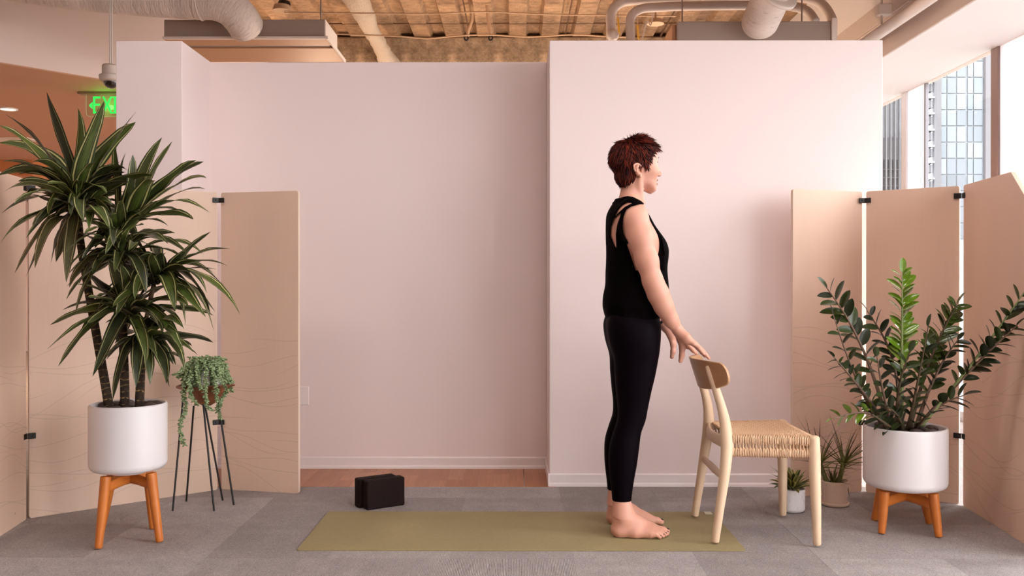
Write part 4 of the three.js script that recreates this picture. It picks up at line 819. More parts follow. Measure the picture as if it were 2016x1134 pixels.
// ---------------------------------------------------------------- tall striped plant
{
  const t = thing('potted_dracaena', 'tall striped strap-leaved plant with three bare trunks in round white pot', 'potted plant', [LP[0], 0.29, LP[1]]);
  planterParts(t, LP[0], LP[1], 0.290, 0.562, 0.152);
  const D = 3.665, pt = (px, py, dz = 0) => at(px, py, D - dz);
  const trunks = [[[214, 812], [202, 740], [186, 650], [170, 560], [157, 480], [150, 405]], [[244, 812], [243, 740], [240, 650], [238, 560], [236, 480], [234, 452]], [[272, 812], [275, 740], [276, 690], [270, 640], [262, 610]]];
  const dz = [0.02, 0.05, 0.0];
  trunks.forEach((q, k) => part('trunk', sweep(q.map(([x, y], i) => pt(x, y, dz[k] * i / 5)), q.map((_, i) => lerp(0.0185, 0.0145, i / 5)), q.map((_, i) => lerp(0.0185, 0.0145, i / 5)), V(0, 0, 1), 40, 12, 0.2), M.bark, t));
  part('trunk', sweep([pt(279, 668, 0.0), pt(288, 620, 0.02), pt(299, 570, 0.03), pt(304, 548, 0.04)], 0.009, 0.009, V(0, 0, 1), 16, 10, 0.2), std('#9c7a62', 0.8), t);
  reseed(97);
  let count = 0;
  function leafTo(bx, by, bd, tx, ty, td, o = {}) {
    const a = pt(bx, by, bd), b = pt(tx, ty, td), len = a.distanceTo(b), up = (o.lift ?? 0.22) * len, h = b.clone().sub(a); h.y = 0;
    const p1 = a.clone().lerp(b, 0.33); p1.y += up; const p2 = a.clone().lerp(b, 0.72); p2.y += up * (o.late ?? 0.85); const bow = len * 0.1; p1.add(V(rr(-bow, bow), 0, rr(-bow, bow))); p2.add(V(rr(-bow, bow), rr(-bow, bow) * 0.5, rr(-bow, bow)));
    const g = blade([a, p1, p2, b], o.w ?? rr(0.052, 0.074), strapProf, o.roll ?? rr(-0.55, 0.55), rr(0.12, 0.4), 10, 0.16);
    part('leaf', g, M.dracena[o.tone ?? [0, 1, 0, 2, 1][Math.floor(rnd() * 5)]], t); count++;
  }
  // rosettes: centre, then the tips that show in outline
  const sets = [
    { c: [150, 400], d: 0.10, tips: [[90, 180, 0.06, -0.02], [204, 198, 0.1, -0.05], [152, 212, 0.02, 0], [268, 218, 0.12, 0.05], [266, 240, 0.04, 0.06], [8, 224, 0.14, 0.12], [-4, 246, 0, 0.16], [-6, 280, -0.08, 0.2], [2, 318, 0.16, 0.24], [-8, 345, 0.05, 0.28], [4, 378, 0.22, 0.3]] },
    { c: [152, 425], d: 0.10, tips: [[22, 404, 0.3, 0.3], [-2, 478, 0.12, 0.34], [26, 538, 0.16, 0.36], [48, 545, 0.08, 0.36], [66, 528, 0.22, 0.34], [98, 520, 0.02, 0.3], [108, 516, -0.1, 0.3], [128, 556, 0.18, 0.24], [0, 420, -0.1, 0.3], [216, 452, 0.25, 0.25], [300, 345, 0.16, 0.2], [236, 318, -0.1, 0.2]] },
    { c: [234, 470], d: 0.14, tips: [[318, 270, -0.04, 0.02], [338, 278, 0.1, 0.02], [246, 300, -0.04, 0], [260, 304, 0.05, 0], [227, 268, -0.08, 0], [386, 315, 0.12, 0.12], [400, 318, -0.05, 0.14], [406, 350, 0.12, 0.2], [404, 372, -0.08, 0.2], [412, 418, 0.2, 0.3], [356, 420, -0.06, 0.3], [238, 394, 0.16, 0], [308, 396, 0.2, 0.05], [380, 432, 0.14, 0.22], [184, 384, 0.1, 0.1], [300, 355, 0.24, 0.2]] },
    { c: [238, 515], d: 0.08, tips: [[398, 500, 0.05, 0.3], [370, 500, 0.18, 0.3], [128, 590, 0.2, 0.36], [146, 618, 0.08, 0.36], [134, 566, 0.15, 0.36], [166, 556, 0, 0.3], [330, 480, 0.25, 0.2], [182, 470, 0.2, 0.25], [286, 578, 0.28, 0.2]] },
    { c: [305, 552], d: 0.05, tips: [[414, 456, 0.1, 0.02], [452, 490, 0, 0.1], [448, 524, 0.1, 0.14], [426, 530, -0.06, 0.14], [472, 620, 0.04, 0.4], [406, 578, 0.18, 0.3], [420, 652, 0.12, 0.46], [414, 620, -0.05, 0.42], [404, 624, 0.2, 0.2], [344, 612, 0.22, 0.35], [364, 640, 0.0, 0.4], [318, 498, 0.1, 0], [300, 500, 0.2, 0.02]] },
    { c: [255, 615], d: 0.06, tips: [[96, 640, 0.08, 0.2], [90, 688, 0.14, 0.26], [112, 722, 0.2, 0.18], [180, 742, 0.16, 0.34], [286, 716, 0.22, 0.2], [212, 508, 0.1, 0], [288, 590, 0.22, 0], [362, 700, 0.12, 0.34], [236, 520, 0.15, 0], [420, 622, -0.08, 0.1], [148, 560, 0.05, 0.12]] },
    { c: [278, 672], d: 0.06, tips: [[326, 756, 0.14, 0.3], [294, 758, 0.06, 0.3], [266, 764, 0.14, 0.3], [332, 762, -0.02, 0.34], [340, 718, 0.02, 0.34], [364, 736, 0.1, 0.36], [220, 788, 0.16, 0.4], [232, 742, 0.0, 0.36], [198, 720, 0.06, 0.3]] },
  ];
  for (const s of sets) {
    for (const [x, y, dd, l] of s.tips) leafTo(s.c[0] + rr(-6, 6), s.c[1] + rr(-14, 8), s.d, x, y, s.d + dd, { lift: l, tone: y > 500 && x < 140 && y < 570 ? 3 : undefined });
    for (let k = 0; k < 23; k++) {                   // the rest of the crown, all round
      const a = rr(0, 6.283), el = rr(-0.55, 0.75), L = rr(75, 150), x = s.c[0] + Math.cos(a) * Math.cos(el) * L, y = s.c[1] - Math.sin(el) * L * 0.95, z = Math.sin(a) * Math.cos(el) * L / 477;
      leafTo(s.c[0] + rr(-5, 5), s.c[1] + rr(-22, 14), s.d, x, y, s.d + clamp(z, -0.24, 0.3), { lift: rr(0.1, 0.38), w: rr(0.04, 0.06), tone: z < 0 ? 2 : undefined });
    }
  }
}

// ---------------------------------------------------------------- glossy plant with arching feathered stems
const leafTex = (c, vein) => texture(32, 64, (u, v) => { const a = Math.abs(u - 0.5) * 2, n = noise(u * 12, v * 16), s = smooth(0.09, 0.02, a) * vein; return [0, 1, 2].map((k) => (c[k] + s) * (0.85 + 0.3 * n)); }, true, true);
M.zz = [leafMat(leafTex([0.19, 0.24, 0.10], 0.06), 0.3, {}), leafMat(leafTex([0.13, 0.16, 0.075], 0.04), 0.35, { specularIntensity: 0.7 }), leafMat(leafTex([0.40, 0.53, 0.13], 0.1), 0.18, { clearcoat: 0.6 }), leafMat(leafTex([0.26, 0.33, 0.13], 0.06), 0.2, { clearcoat: 0.4 })];
M.zzStem = [std('#6f5646', 0.6), std('#84905a', 0.6), std('#55442f', 0.6)];
{
  const t = thing('potted_zz_plant', 'glossy dark green plant with arching feathered stems in wide white pot', 'potted plant', [RP[0], 0.18, RP[1]]);
  planterParts(t, RP[0], RP[1], 0.189, 0.447, 0.169);
  reseed(63);
  const pt = (px, py, dz) => at(px, py, 3.815 - dz);
  // stem: base, bend, tip (pixels), depth of the tip, leaflets, their length, tone of leaf and stem, first leaflet
  const stems = [
    [[1748, 845], [1700, 680], [1626, 566], 0.08, 15, 0.075, 0, 0, 0.34], [[1752, 850], [1700, 790], [1638, 616], 0.14, 12, 0.055, 0, 0, 0.3], [[1748, 848], [1706, 780], [1640, 702], 0.2, 14, 0.05, 0, 0, 0.35],
    [[1762, 846], [1768, 720], [1706, 612], -0.04, 15, 0.062, 1, 0, 0.3], [[1774, 850], [1774, 690], [1775, 534], 0.06, 26, 0.066, 2, 1, 0.4], [[1788, 848], [1830, 700], [1882, 600], 0.1, 24, 0.07, 3, 2, 0.36],
    [[1806, 846], [1910, 720], [2016, 572], 0.32, 18, 0.066, 0, 1, 0.42], [[1800, 848], [1905, 730], [2000, 640], 0.3, 12, 0.066, 1, 0, 0.4], [[1800, 850], [1836, 740], [1884, 668], 0.15, 15, 0.055, 1, 0, 0.35],
    [[1808, 850], [1840, 800], [1895, 778], 0.15, 8, 0.07, 1, 0, 0.35], [[1745, 852], [1716, 806], [1640, 824], 0.2, 9, 0.052, 2, 0, 0.35], [[1770, 852], [1762, 780], [1790, 690], 0.18, 12, 0.06, 0, 2, 0.2],
    [[1785, 852], [1800, 780], [1826, 640], 0.2, 14, 0.06, 0, 2, 0.25], [[1760, 852], [1740, 790], [1725, 700], 0.22, 11, 0.055, 1, 0, 0.2], [[1775, 855], [1770, 820], [1745, 800], 0.2, 7, 0.06, 1, 2, 0.1], [[1795, 855], [1810, 830], [1830, 815], 0.22, 7, 0.055, 0, 2, 0.1], [[1765, 855], [1745, 835], [1715, 815], 0.22, 7, 0.055, 1, 2, 0.15],
  ];
  for (const [b, m, e, dz, n0, L0, tone, st, from] of stems) {
    const n = Math.round(n0 * 1.27), L = L0 * 1.2;
    const A = pt(b[0], b[1] - 2, dz * 0.12), B = pt(m[0], m[1], dz * 0.5), C = pt(e[0], e[1], dz), curve = new THREE.QuadraticBezierCurve3(A, B.clone().multiplyScalar(2).addScaledVector(A, -0.5).addScaledVector(C, -0.5).lerp(B, 0.5), C);
    const pts = [0, 0.25, 0.5, 0.75, 1].map((k) => curve.getPoint(k));
    part('stem', sweep(pts, [0.011, 0.0078, 0.0058, 0.0042, 0.002], [0.011, 0.0078, 0.0058, 0.0042, 0.002], V(0, 0, 1), 24, 8, 0.3), M.zzStem[st], t);
    const dirOut = V(0, 0, 1);
    for (let k = 0; k < n; k++) {
      const f = from + (1 - from) * (k / (n - 1)) * 0.985, p = curve.getPoint(f), tan = curve.getTangent(f), s = k % 2 ? 1 : -1;
      const side = V(0, 0, 0).crossVectors(tan, dirOut).normalize().multiplyScalar(s);
      side.applyAxisAngle(tan, rr(-0.55, 0.55) + (tone === 2 || tone === 3 ? 0.25 * s : 0));
      const last = k === n - 1, d = last ? tan.clone() : side.clone().multiplyScalar(0.85).addScaledVector(tan, rr(0.5, 1.0)); d.normalize();
      const l = L * rr(0.8, 1.12) * (f > 0.9 ? 0.85 : 1), q = p.clone().addScaledVector(d, l), mid = p.clone().addScaledVector(d, l * 0.35), mid2 = p.clone().addScaledVector(d, l * 0.72); mid.y += 0.006; q.y -= l * 0.08;
      part('leaf', blade([p, mid, mid2, q], l * rr(0.36, 0.46), ovateProf, rr(-0.5, 0.5) + (Math.abs(tan.y) > 0.75 ? 0.7 * s : 0), 0.22, 7), M.zz[tone < 2 ? (rnd() < 0.25 ? 1 - tone : tone) : tone], t);
    }
  }
}

// ---------------------------------------------------------------- small plants on the floor
{
  // white cup with a variegated rosette
  const c = V((1559 - 1017) / 1750 * 4.13, 0, -4.13), t = thing('potted_succulent', 'small speckled white pot of cream edged green leaves behind the chair leg', 'potted plant', [c.x, 0, c.z]);
  const r = 0.058, h = 0.108, pr = [[0, 0.002], [r - 0.018, 0.001]]; for (let i = 0; i <= 5; i++) { const a = -Math.PI / 2 + i / 5 * Math.PI / 2; pr.push([r - 0.018 + Math.cos(a) * 0.018, 0.019 + Math.sin(a) * 0.018]); } pr.push([r, h - 0.002], [r - 0.003, h], [r - 0.006, h - 0.002], [r - 0.007, h - 0.03], [0, h - 0.03]);
  part('pot', lathe(pr, c.x, 0, c.z, 40), std('#ffffff', 0.6, { map: texture(128, 128, (u, v) => { const k = noise(u * 60, v * 60) > 0.9 ? 0.78 : 0.91; return [k, k * 0.985, k * 0.98]; }) }), t);
  part('soil', lathe([[0, h - 0.018], [r - 0.007, h - 0.02]], c.x, 0, c.z, 24), M.soil, t);
  M.cream = [leafMat(texture(32, 32, (u) => { const a = Math.abs(u - 0.5) * 2; return a > 0.62 ? [0.74, 0.69, 0.42] : [0.36 + 0.1 * (u * 9 % 1), 0.40, 0.2]; }, true, true), 0.4), leafMat(texture(32, 32, (u) => { const a = Math.abs(u - 0.5) * 2; return a > 0.7 ? [0.62, 0.6, 0.38] : [0.24, 0.29, 0.14]; }, true, true), 0.4)];
  reseed(41);
  for (let k = 0; k < 34; k++) {
    const a = k * 2.4 + rr(-0.2, 0.2), f = k / 34, el = lerp(1.25, 0.15, f), L = lerp(0.07, 0.095, f) * rr(0.85, 1.15), b = V(c.x + Math.cos(a) * 0.012, h - 0.01 + 0.03 * (1 - f), c.z + Math.sin(a) * 0.012), d = V(Math.cos(a) * Math.cos(el), Math.sin(el), Math.sin(a) * Math.cos(el)), q = b.clone().addScaledVector(d, L); q.y -= 0.012 * f;
    const m1 = b.clone().addScaledVector(d, L * 0.4), m2 = b.clone().addScaledVector(d, L * 0.75); m2.y += 0.006;
    part('leaf', blade([b, m1, m2, q], rr(0.02, 0.028), (s) => Math.pow(Math.sin(Math.PI * clamp(s * 0.86 + 0.12, 0, 0.995)), 0.8) + 0.01, rr(-0.3, 0.3), 0.35, 6), M.cream[k % 3 ? 0 : 1], t);
  }
  for (const [x, y] of [[1512, 914], [1513, 930], [1524, 922], [1588, 924], [1592, 952], [1526, 955]]) { const q = at(x, y, 4.12), b = V(c.x, h - 0.005, c.z), m = b.clone().lerp(q, 0.5); m.y += 0.012; part('leaf', blade([b, b.clone().lerp(m, 0.7), m, q], 0.013, strapProf, rr(-0.4, 0.4), 0.3, 6), M.cream[1], t); }
}
{
  // beige pot with saucer, spiky plant
  const c = V((1642 - 1017) / 1750 * 4.245, 0, -4.245), t = thing('potted_spiky_plant', 'beige clay pot and saucer of thin brownish green spiky leaves', 'potted plant', [c.x, 0, c.z]);
  M.clay = std('#dcc0ab', 0.75);
  part('saucer', lathe([[0, 0.001], [0.055, 0.001], [0.064, 0.006], [0.067, 0.016], [0.064, 0.019], [0.059, 0.016], [0.056, 0.009], [0, 0.009]], c.x, 0, c.z, 48), M.clay, t);
  part('pot', lathe([[0, 0.0095], [0.05, 0.0095], [0.054, 0.014], [0.0635, 0.117], [0.0625, 0.120], [0.059, 0.119], [0.057, 0.09], [0, 0.09]], c.x, 0, c.z, 48), M.clay, t);
  part('soil', lathe([[0, 0.108], [0.057, 0.105]], c.x, 0, c.z, 24), M.soil, t);
  M.spiky = [leafMat(texture(16, 64, (u, v) => [lerp(0.58, 0.34, smooth(0.1, 0.6, v)), lerp(0.59, 0.25, smooth(0.1, 0.7, v)), lerp(0.32, 0.15, v)], true, true), 0.5), leafMat(texture(16, 64, (u, v) => [lerp(0.48, 0.28, v), lerp(0.48, 0.19, v), lerp(0.25, 0.11, v)], true, true), 0.5)];
  reseed(52);
  const spike = (b, d, L, w, bend) => { const q = b.clone().addScaledVector(d, L), m1 = b.clone().addScaledVector(d, L * 0.35), m2 = b.clone().addScaledVector(d, L * 0.7); m1.y += bend; m2.y += bend * 1.2; part('leaf', blade([b, m1, m2, q], w, spikeProf, rr(-0.5, 0.5), 0.5, 7, 0, 2), M.spiky[Math.floor(rnd() * 2)], t); };
  // three heads: base and lean
  for (const [bx, by, ax, n, L] of [[1614, 915, -0.14, 26, 0.2], [1660, 912, 0.2, 34, 0.21], [1640, 952, 0.0, 26, 0.1]]) {
    const b = at(bx, by, 4.24);
    if (by < 930) { const foot = V(lerp(b.x, c.x, 0.55), 0.10, c.z); part('stem', tube([foot, b.clone().lerp(foot, 0.4), b], 0.012, 10, 8), std('#7a7a48', 0.7), t); }
    for (let k = 0; k < n; k++) { const a = rr(0, 6.283), el = lerp(1.35, -0.1, Math.pow(k / n, 0.9)), d = V(Math.cos(a) * Math.cos(el) + ax, Math.sin(el) + 0.05, Math.sin(a) * Math.cos(el) * (Math.sin(a) < 0 ? 0.4 : 0.8)).normalize(); spike(b.clone().add(V(0, rr(-0.03, 0.01), 0)), d, L * rr(0.65, 1.15), rr(0.009, 0.013), rr(0.0, 0.025)); }
  }
  for (const [x, y, bx, by] of [[1562, 808, 1606, 885], [1584, 818, 1600, 880], [1614, 824, 1612, 900], [1632, 815, 1660, 900], [1652, 820, 1612, 895], [1676, 848, 1664, 890], [1694, 840, 1668, 895], [1602, 842, 1650, 900], [1672, 980, 1666, 950]]) { const b = at(bx, by, 4.23), q = at(x, y, 4.2), d = q.clone().sub(b), L = d.length(); spike(b, d.normalize(), L, 0.0085, 0.002); }
}

// ---------------------------------------------------------------- trailing succulent in a wooden bowl on thin black legs
{
  const cx = -1.468, cz = -4.205, s = thing('bowl_stand', 'turned wooden bowl on five thin black metal legs beside the screen', 'plant stand', [cx, 0, cz]);
  M.bowl = std('#ffffff', 0.5, { map: repeat(grain([0.36, 0.18, 0.09], [0.66, 0.40, 0.23], 10), 1, 2) });
  const g = lathe([[0, 0.478], [0.02, 0.479], [0.05, 0.497], [0.078, 0.535], [0.098, 0.560], [0.131, 0.573], [0.132, 0.577], [0.125, 0.579], [0.094, 0.570], [0.06, 0.552], [0, 0.55]], 0, 0, 0, 48), p = g.attributes.position;
  for (let i = 0; i < p.count; i++) { const a = Math.atan2(p.getZ(i), p.getX(i)), r = Math.hypot(p.getX(i), p.getZ(i)), w = 1 + smooth(0.09, 0.13, r) * (0.05 * Math.sin(3 * a + 0.4) + 0.03 * Math.sin(7 * a)); p.setX(i, p.getX(i) * w); p.setZ(i, p.getZ(i) * w); p.setY(i, p.getY(i) + smooth(0.09, 0.13, r) * 0.006 * Math.sin(2 * a)); }
  g.computeVertexNormals(); g.translate(cx, 0, cz); part('bowl', g, M.bowl, s);
  for (const [fx, fy, tx, ty] of [[338, 1008, 359, 785], [365, 989, 380, 800], [420, 1008, 399, 797], [437, 987, 402, 797], [459, 996, 426, 775]]) {
    const [x, z] = flo(fx, fy), q = V(lerp(cx, x, 0.32), 0.0, lerp(cz, z, 0.32)); const top = at(tx, ty, -q.z); top.y = Math.min(top.y, 0.56);
    part('leg', tube([V(x, 0.003, z), V((x + top.x) / 2, top.y / 2, (z + top.z) / 2), top], 0.0048, 8, 8), M.black, s);
  }
  const t = thing('potted_sedum', 'white pot overgrown with pale green trailing succulent in the wooden bowl', 'potted plant', [cx, 0.58, cz]);
  part('pot', lathe([[0, 0.582], [0.068, 0.582], [0.072, 0.587], [0.077, 0.672], [0.073, 0.673], [0.071, 0.65], [0, 0.65]], cx, 0, cz, 40), M.ceramic, t);
  part('saucer', lathe([[0, 0.574], [0.08, 0.575], [0.087, 0.583], [0.081, 0.583], [0.076, 0.580], [0, 0.580]], cx, 0, cz, 40), std('#c9b9a8', 0.6), t);
  // beaded strands: many small plump leaves
  M.sedum = [std('#7f9267', 0.55), std('#97a97c', 0.55), std('#667a4c', 0.55)];
  const bead = new THREE.SphereGeometry(1, 6, 5), heap = [[], [], []];
  reseed(77);
  const drop = (p, d, L) => { const q = new THREE.Quaternion().setFromUnitVectors(V(0, 1, 0), d); heap[Math.floor(rnd() * 3)].push(bead.clone().scale(0.0036, L, 0.0036).applyQuaternion(q).translate(p.x + d.x * L, p.y + d.y * L, p.z + d.z * L)); };
  const strand = (pts, pitch = 0.0055) => { const c = new THREE.CatmullRomCurve3(pts), n = Math.round(c.getLength() / pitch); for (let i = 0; i <= n; i++) { const p = c.getPointAt(i / n), tan = c.getTangentAt(i / n); for (let k = 0; k < 3; k++) { const a = rr(0, 6.283), d = V(Math.cos(a), rr(-0.3, 0.2), Math.sin(a)).addScaledVector(tan, 0.25).normalize(); drop(p, d, rr(0.005, 0.009)); } } stems.push(tube(pts, 0.0014, 14, 5)); };
  const stems = [];
  for (let k = 0; k < 46; k++) { const a = rr(0, 6.283), r = Math.sqrt(rnd()) * 0.078, b = V(cx + Math.cos(a) * r, 0.665, cz + Math.sin(a) * r); strand([b, b.clone().add(V(rr(-0.015, 0.015), 0.018, rr(-0.01, 0.01))), b.clone().add(V(rr(-0.02, 0.02), rr(0.025, 0.045), rr(-0.02, 0.02)))], 0.008); }
  for (let k = 0; k < 24; k++) { const a = rr(-0.4, 3.5), x = cx + Math.cos(a) * 0.082, z = cz + Math.sin(a) * 0.082, y = rr(0.53, 0.63), o = rr(0.01, 0.05); strand([V(cx + Math.cos(a) * 0.06, 0.68, cz + Math.sin(a) * 0.06), V(x, 0.675, z), V(x + Math.cos(a) * 0.01, (0.675 + y) / 2, z + Math.sin(a) * 0.012), V(x + Math.cos(a) * o, y, z + Math.sin(a) * o)]); }
  const hang = (list) => strand(list.map(([x, y, d]) => at(x, y, d)));
  hang([[372, 712, 4.14], [362, 740, 4.1], [358, 768, 4.07], [364, 806, 4.08], [354, 832, 4.08], [356, 860, 4.08], [362, 876, 4.08]]);
  hang([[366, 716, 4.14], [356, 730, 4.1], [344, 738, 4.1]]); hang([[428, 720, 4.14], [436, 736, 4.1], [446, 740, 4.1]]);
  hang([[424, 712, 4.14], [434, 748, 4.08], [444, 766, 4.08], [440, 780, 4.1], [430, 794, 4.1], [426, 806, 4.12], [434, 826, 4.12]]);
  hang([[402, 714, 4.12], [404, 750, 4.06], [402, 780, 4.05], [408, 800, 4.06], [418, 808, 4.06]]); hang([[376, 730, 4.1], [370, 764, 4.05], [380, 790, 4.06], [388, 798, 4.08]]);
  hang([[414, 716, 4.12], [424, 760, 4.06], [426, 780, 4.08], [432, 800, 4.1]]); hang([[384, 712, 4.12], [388, 740, 4.08], [394, 766, 4.05]]);
  heap.forEach((h, i) => { part('trailing_leaves', merge(h), M.sedum[i], t).userData.kind = 'stuff'; });
  part('strands', merge(stems), std('#8a8f63', 0.7), t).userData.kind = 'stuff';
}
// ---------------------------------------------------------------- things under the ceiling
M.duct = std('#ffffff', 0.85, { map: repeat(texture(256, 256, (u, v) => { const n = noise(u * 10, v * 10, 10, 10), f = noise(u * 60, v * 60, 60, 60), k = 0.86 + 0.1 * (n - 0.5) + (f > 0.9 ? -0.1 : 0); return [k, k * 0.93, k * 0.88]; }), 3, 1.5), bumpMap: repeat(deckBump, 3, 1.5), bumpScale: 0.006 });
M.unit = std('#a08f86', 0.55, { metalness: 0.25 }); M.unitLight = std('#d9cbc1', 0.6);
M.slatWood = std('#b98a66', 0.55); M.pipe = std('#cfc0b6', 0.6); M.cable = std('#b99a7c', 0.8);
{
  const t = thing('round_duct', 'wrapped round air duct bending into the left grey ceiling unit', 'duct', at(300, 0, 6.3).toArray());
  part('run', sweep([at(-60, -46, 6.2), at(140, -18, 6.25), at(300, -3, 6.3), at(400, 3, 6.3)], 0.125, 0.125, V(0, 0, 1), 30, 28, 0.1), M.duct, t);
  part('elbow', sweep([at(385, 2, 6.3), at(425, 4, 6.3), at(455, 17, 6.32), at(475, 38, 6.36), at(484, 52, 6.44)], 0.128, 0.128, V(0, 0, 1), 26, 28, 0.1), M.duct, t);
  part('seam_band', new THREE.TorusGeometry(0.127, 0.006, 8, 32).rotateY(Math.PI / 2).translate(...at(395, 3, 6.3).toArray()), M.unitLight, t);
}
{
  const x0 = at(322, 60, 6.5).x, x1 = at(638, 60, 6.5).x, y0 = at(0, 77, 6.5).y, y1 = at(0, 38, 6.5).y;
  const t = thing('fan_coil_unit', 'grey metal ceiling unit with tan slotted underside above the niche', 'air unit', [(x0 + x1) / 2, y0, -6.75]);
  part('case', box(x0, x1, y0 + 0.006, y1, -6.92, -6.5, 0.006), M.unit, t);
  part('end_plate', box(x1 + 0.001, x1 + 0.012, y0 + 0.01, y1 - 0.002, -6.92, -6.5, 0.003), M.unitLight, t);
  const yb = y0 - 0.004;
  part('front_lip', box(x0, x1 + 0.02, yb, yb + 0.018, -6.5, -6.47, 0.003), M.unitLight, t);
  part('panel', box(x0, x1 + 0.02, yb, yb + 0.012, -6.66, -6.50, 0.003), M.slatWood, t);
  part('slot', box(x0, x1 + 0.02, yb + 0.012, yb + 0.03, -6.74, -6.66), std('#3a1f12', 0.9), t);
  part('panel', box(x0, x1 + 0.02, yb, yb + 0.012, -7.15, -6.74, 0.003), M.slatWood, t);
  part('side_strip', box(x1 + 0.02, x1 + 0.035, yb - 0.004, yb + 0.02, -7.15, -6.47, 0.003), M.unitLight, t);
  for (const x of [x0 + 0.1, x1 - 0.1]) part('hanger_rod', new THREE.CylinderGeometry(0.006, 0.006, CEIL - y1, 6).translate(x, (CEIL + y1) / 2, -6.85), M.unit, t);
}
{
  const x0 = at(1333, 60, 6.5).x, x1 = at(1634, 60, 6.5).x, y1 = at(0, 43, 6.5).y, y0 = y1 - 0.3;
  const t = thing('fan_coil_unit', 'grey metal ceiling unit above the right partition', 'air unit', [(x0 + x1) / 2, y0, -6.75]);
  part('case', box(x0, x1, y0, y1, -7.0, -6.5, 0.006), M.unit, t);
  part('end_plate', box(x1 + 0.001, x1 + 0.04, y0, y1 + 0.02, -7.0, -6.48, 0.004), M.unitLight, t);
  part('side_flange', box(x0 - 0.03, x0 - 0.001, y0, y1 - 0.01, -7.0, -6.55, 0.004), M.slatWood, t);
  for (const x of [x0 + 0.1, x1 - 0.1]) part('hanger_rod', new THREE.CylinderGeometry(0.006, 0.006, CEIL - y1, 6).translate(x, (CEIL + y1) / 2, -6.85), M.unit, t);
  const d = thing('round_duct', 'wrapped round air duct dropping into the right grey ceiling unit', 'duct', at(1500, 20, 6.2).toArray());
  part('elbow', sweep([at(1540, -80, 5.9), at(1526, -30, 6.0), at(1512, 8, 6.14), at(1500, 34, 6.28), at(1495, 46, 6.4)], 0.122, 0.13, V(1, 0, 0), 26, 28, 0.1), M.duct, d);
  part('seam_band', sweep([at(1533, -10, 6.02), at(1529, -4, 6.04)], 0.127, 0.135, V(1, 0, 0), 3, 28, 0.05), M.unitLight, d);
}
{
  const run = (label, pts, r) => { const t = thing('insulated_pipe', label, 'pipe', pts[0].toArray()); part('run', tube(pts, r, 60, 16), M.pipe, t); return t; };
  const a = run('outer insulated pipe turning up and across above the right partition', [at(1203, 130, 7.2), at(1203, 60, 7.2), at(1204, 24, 7.2), at(1222, 6, 7.2), at(1270, 0, 7.2), at(1440, -4, 7.2), at(1560, -6, 7.2), at(1610, 6, 7.15), at(1634, 36, 7.05), at(1636, 60, 6.95)], 0.04);
  part('clamp', new THREE.SphereGeometry(0.05, 14, 10).translate(...at(1206, 70, 7.15).toArray()), M.unitLight, a);
  part('sleeve', tube([at(1384, -6, 7.18), at(1430, -6, 7.18)], 0.058, 6, 16), M.pipe, a);
  run('inner insulated pipe turning up and across above the right partition', [at(1241, 130, 7.1), at(1241, 70, 7.1), at(1242, 34, 7.1), at(1258, 20, 7.1), at(1300, 15, 7.1), at(1450, 12, 7.1), at(1540, 12, 7.1), at(1585, 22, 7.05), at(1604, 44, 6.95)], 0.036);
  const p = thing('sprinkler_pipe', 'pale pipe running along the soffit beside the windows', 'pipe', [2.62, 2.87, -6]);
  part('run', tube([V(2.62, 2.87, -13.9), V(2.62, 2.87, -8), V(2.62, 2.87, -2)], 0.042, 20, 16), M.unitLight, p);
  const c = at(1738, 24, 6.4); part('clamp', box(c.x - 0.05, c.x + 0.05, c.y - 0.03, c.y + 0.05, c.z - 0.03, c.z + 0.03, 0.008), M.unitLight, p);
  part('hanger_rod', new THREE.CylinderGeometry(0.008, 0.008, 0.9, 8).translate(2.62, 3.3, -6.4), M.pipe, p);
  for (const [x0, y0, x1, y1, lab] of [[1216, 36, 1219, 66, 'beside the outer pipe'], [1255, 50, 1257, 78, 'beside the inner pipe']]) { const s = thing('hanger_strap', `thin yellow hanger strap ${lab}`, 'strap', at(x0, y1, 7.3).toArray()); const b = at(x1, y1, 7.3); part('strap', tube([at(x0, y0, 7.3), b], 0.007, 4, 6), std('#d9a528', 0.5), s); part('wire', tube([at(x0, y0, 7.3), V(b.x, CEIL, b.z)], 0.003, 4, 5), M.cable, s); }
  const loop = single('cable_loop', tube([at(1262, 90, 7.4), at(1270, 52, 7.4), at(1275, 42, 7.4), at(1280, 52, 7.4), at(1286, 20, 7.4), at(1290, -40, 7.4), at(1291, -90, 7.4)], 0.006, 20, 6), M.pipe, 'grey looped cable beside the insulated pipes', 'cable');
}
{ // sloping fireproofed brace in front of the girder
  const t = thing('steel_brace', 'rough fireproofed steel brace sloping across the ceiling above the niche', 'brace', at(740, 80, 9).toArray());
  const g = sweep([at(694, -30, 8.2), at(706, 8, 8.4), at(718, 32, 8.6), at(731, 60, 8.9), at(748, 90, 9.2), at(764, 125, 9.55), at(770, 150, 9.6)], [0.1, 0.085, 0.08, 0.072, 0.07, 0.078, 0.1], [0.14, 0.12, 0.1, 0.085, 0.08, 0.09, 0.14], V(1, 0, 0), 60, 20), p = g.attributes.position, n = g.attributes.normal;
  for (let i = 0; i < p.count; i++) { const k = 0.012 * (noise(p.getX(i) * 18 + 40, p.getY(i) * 18 + p.getZ(i) * 9 + 200) - 0.5) * 2; p.setXYZ(i, p.getX(i) + n.getX(i) * k, p.getY(i) + n.getY(i) * k, p.getZ(i) + n.getZ(i) * k); }
  part('brace', g, M.braceRough, t);
  part('gusset', sweep([at(752, 92, 9.3), at(772, 112, 9.5), at(786, 128, 9.62)], 0.05, 0.03, V(1, 0, 0), 12, 12), M.braceRough, t);
}
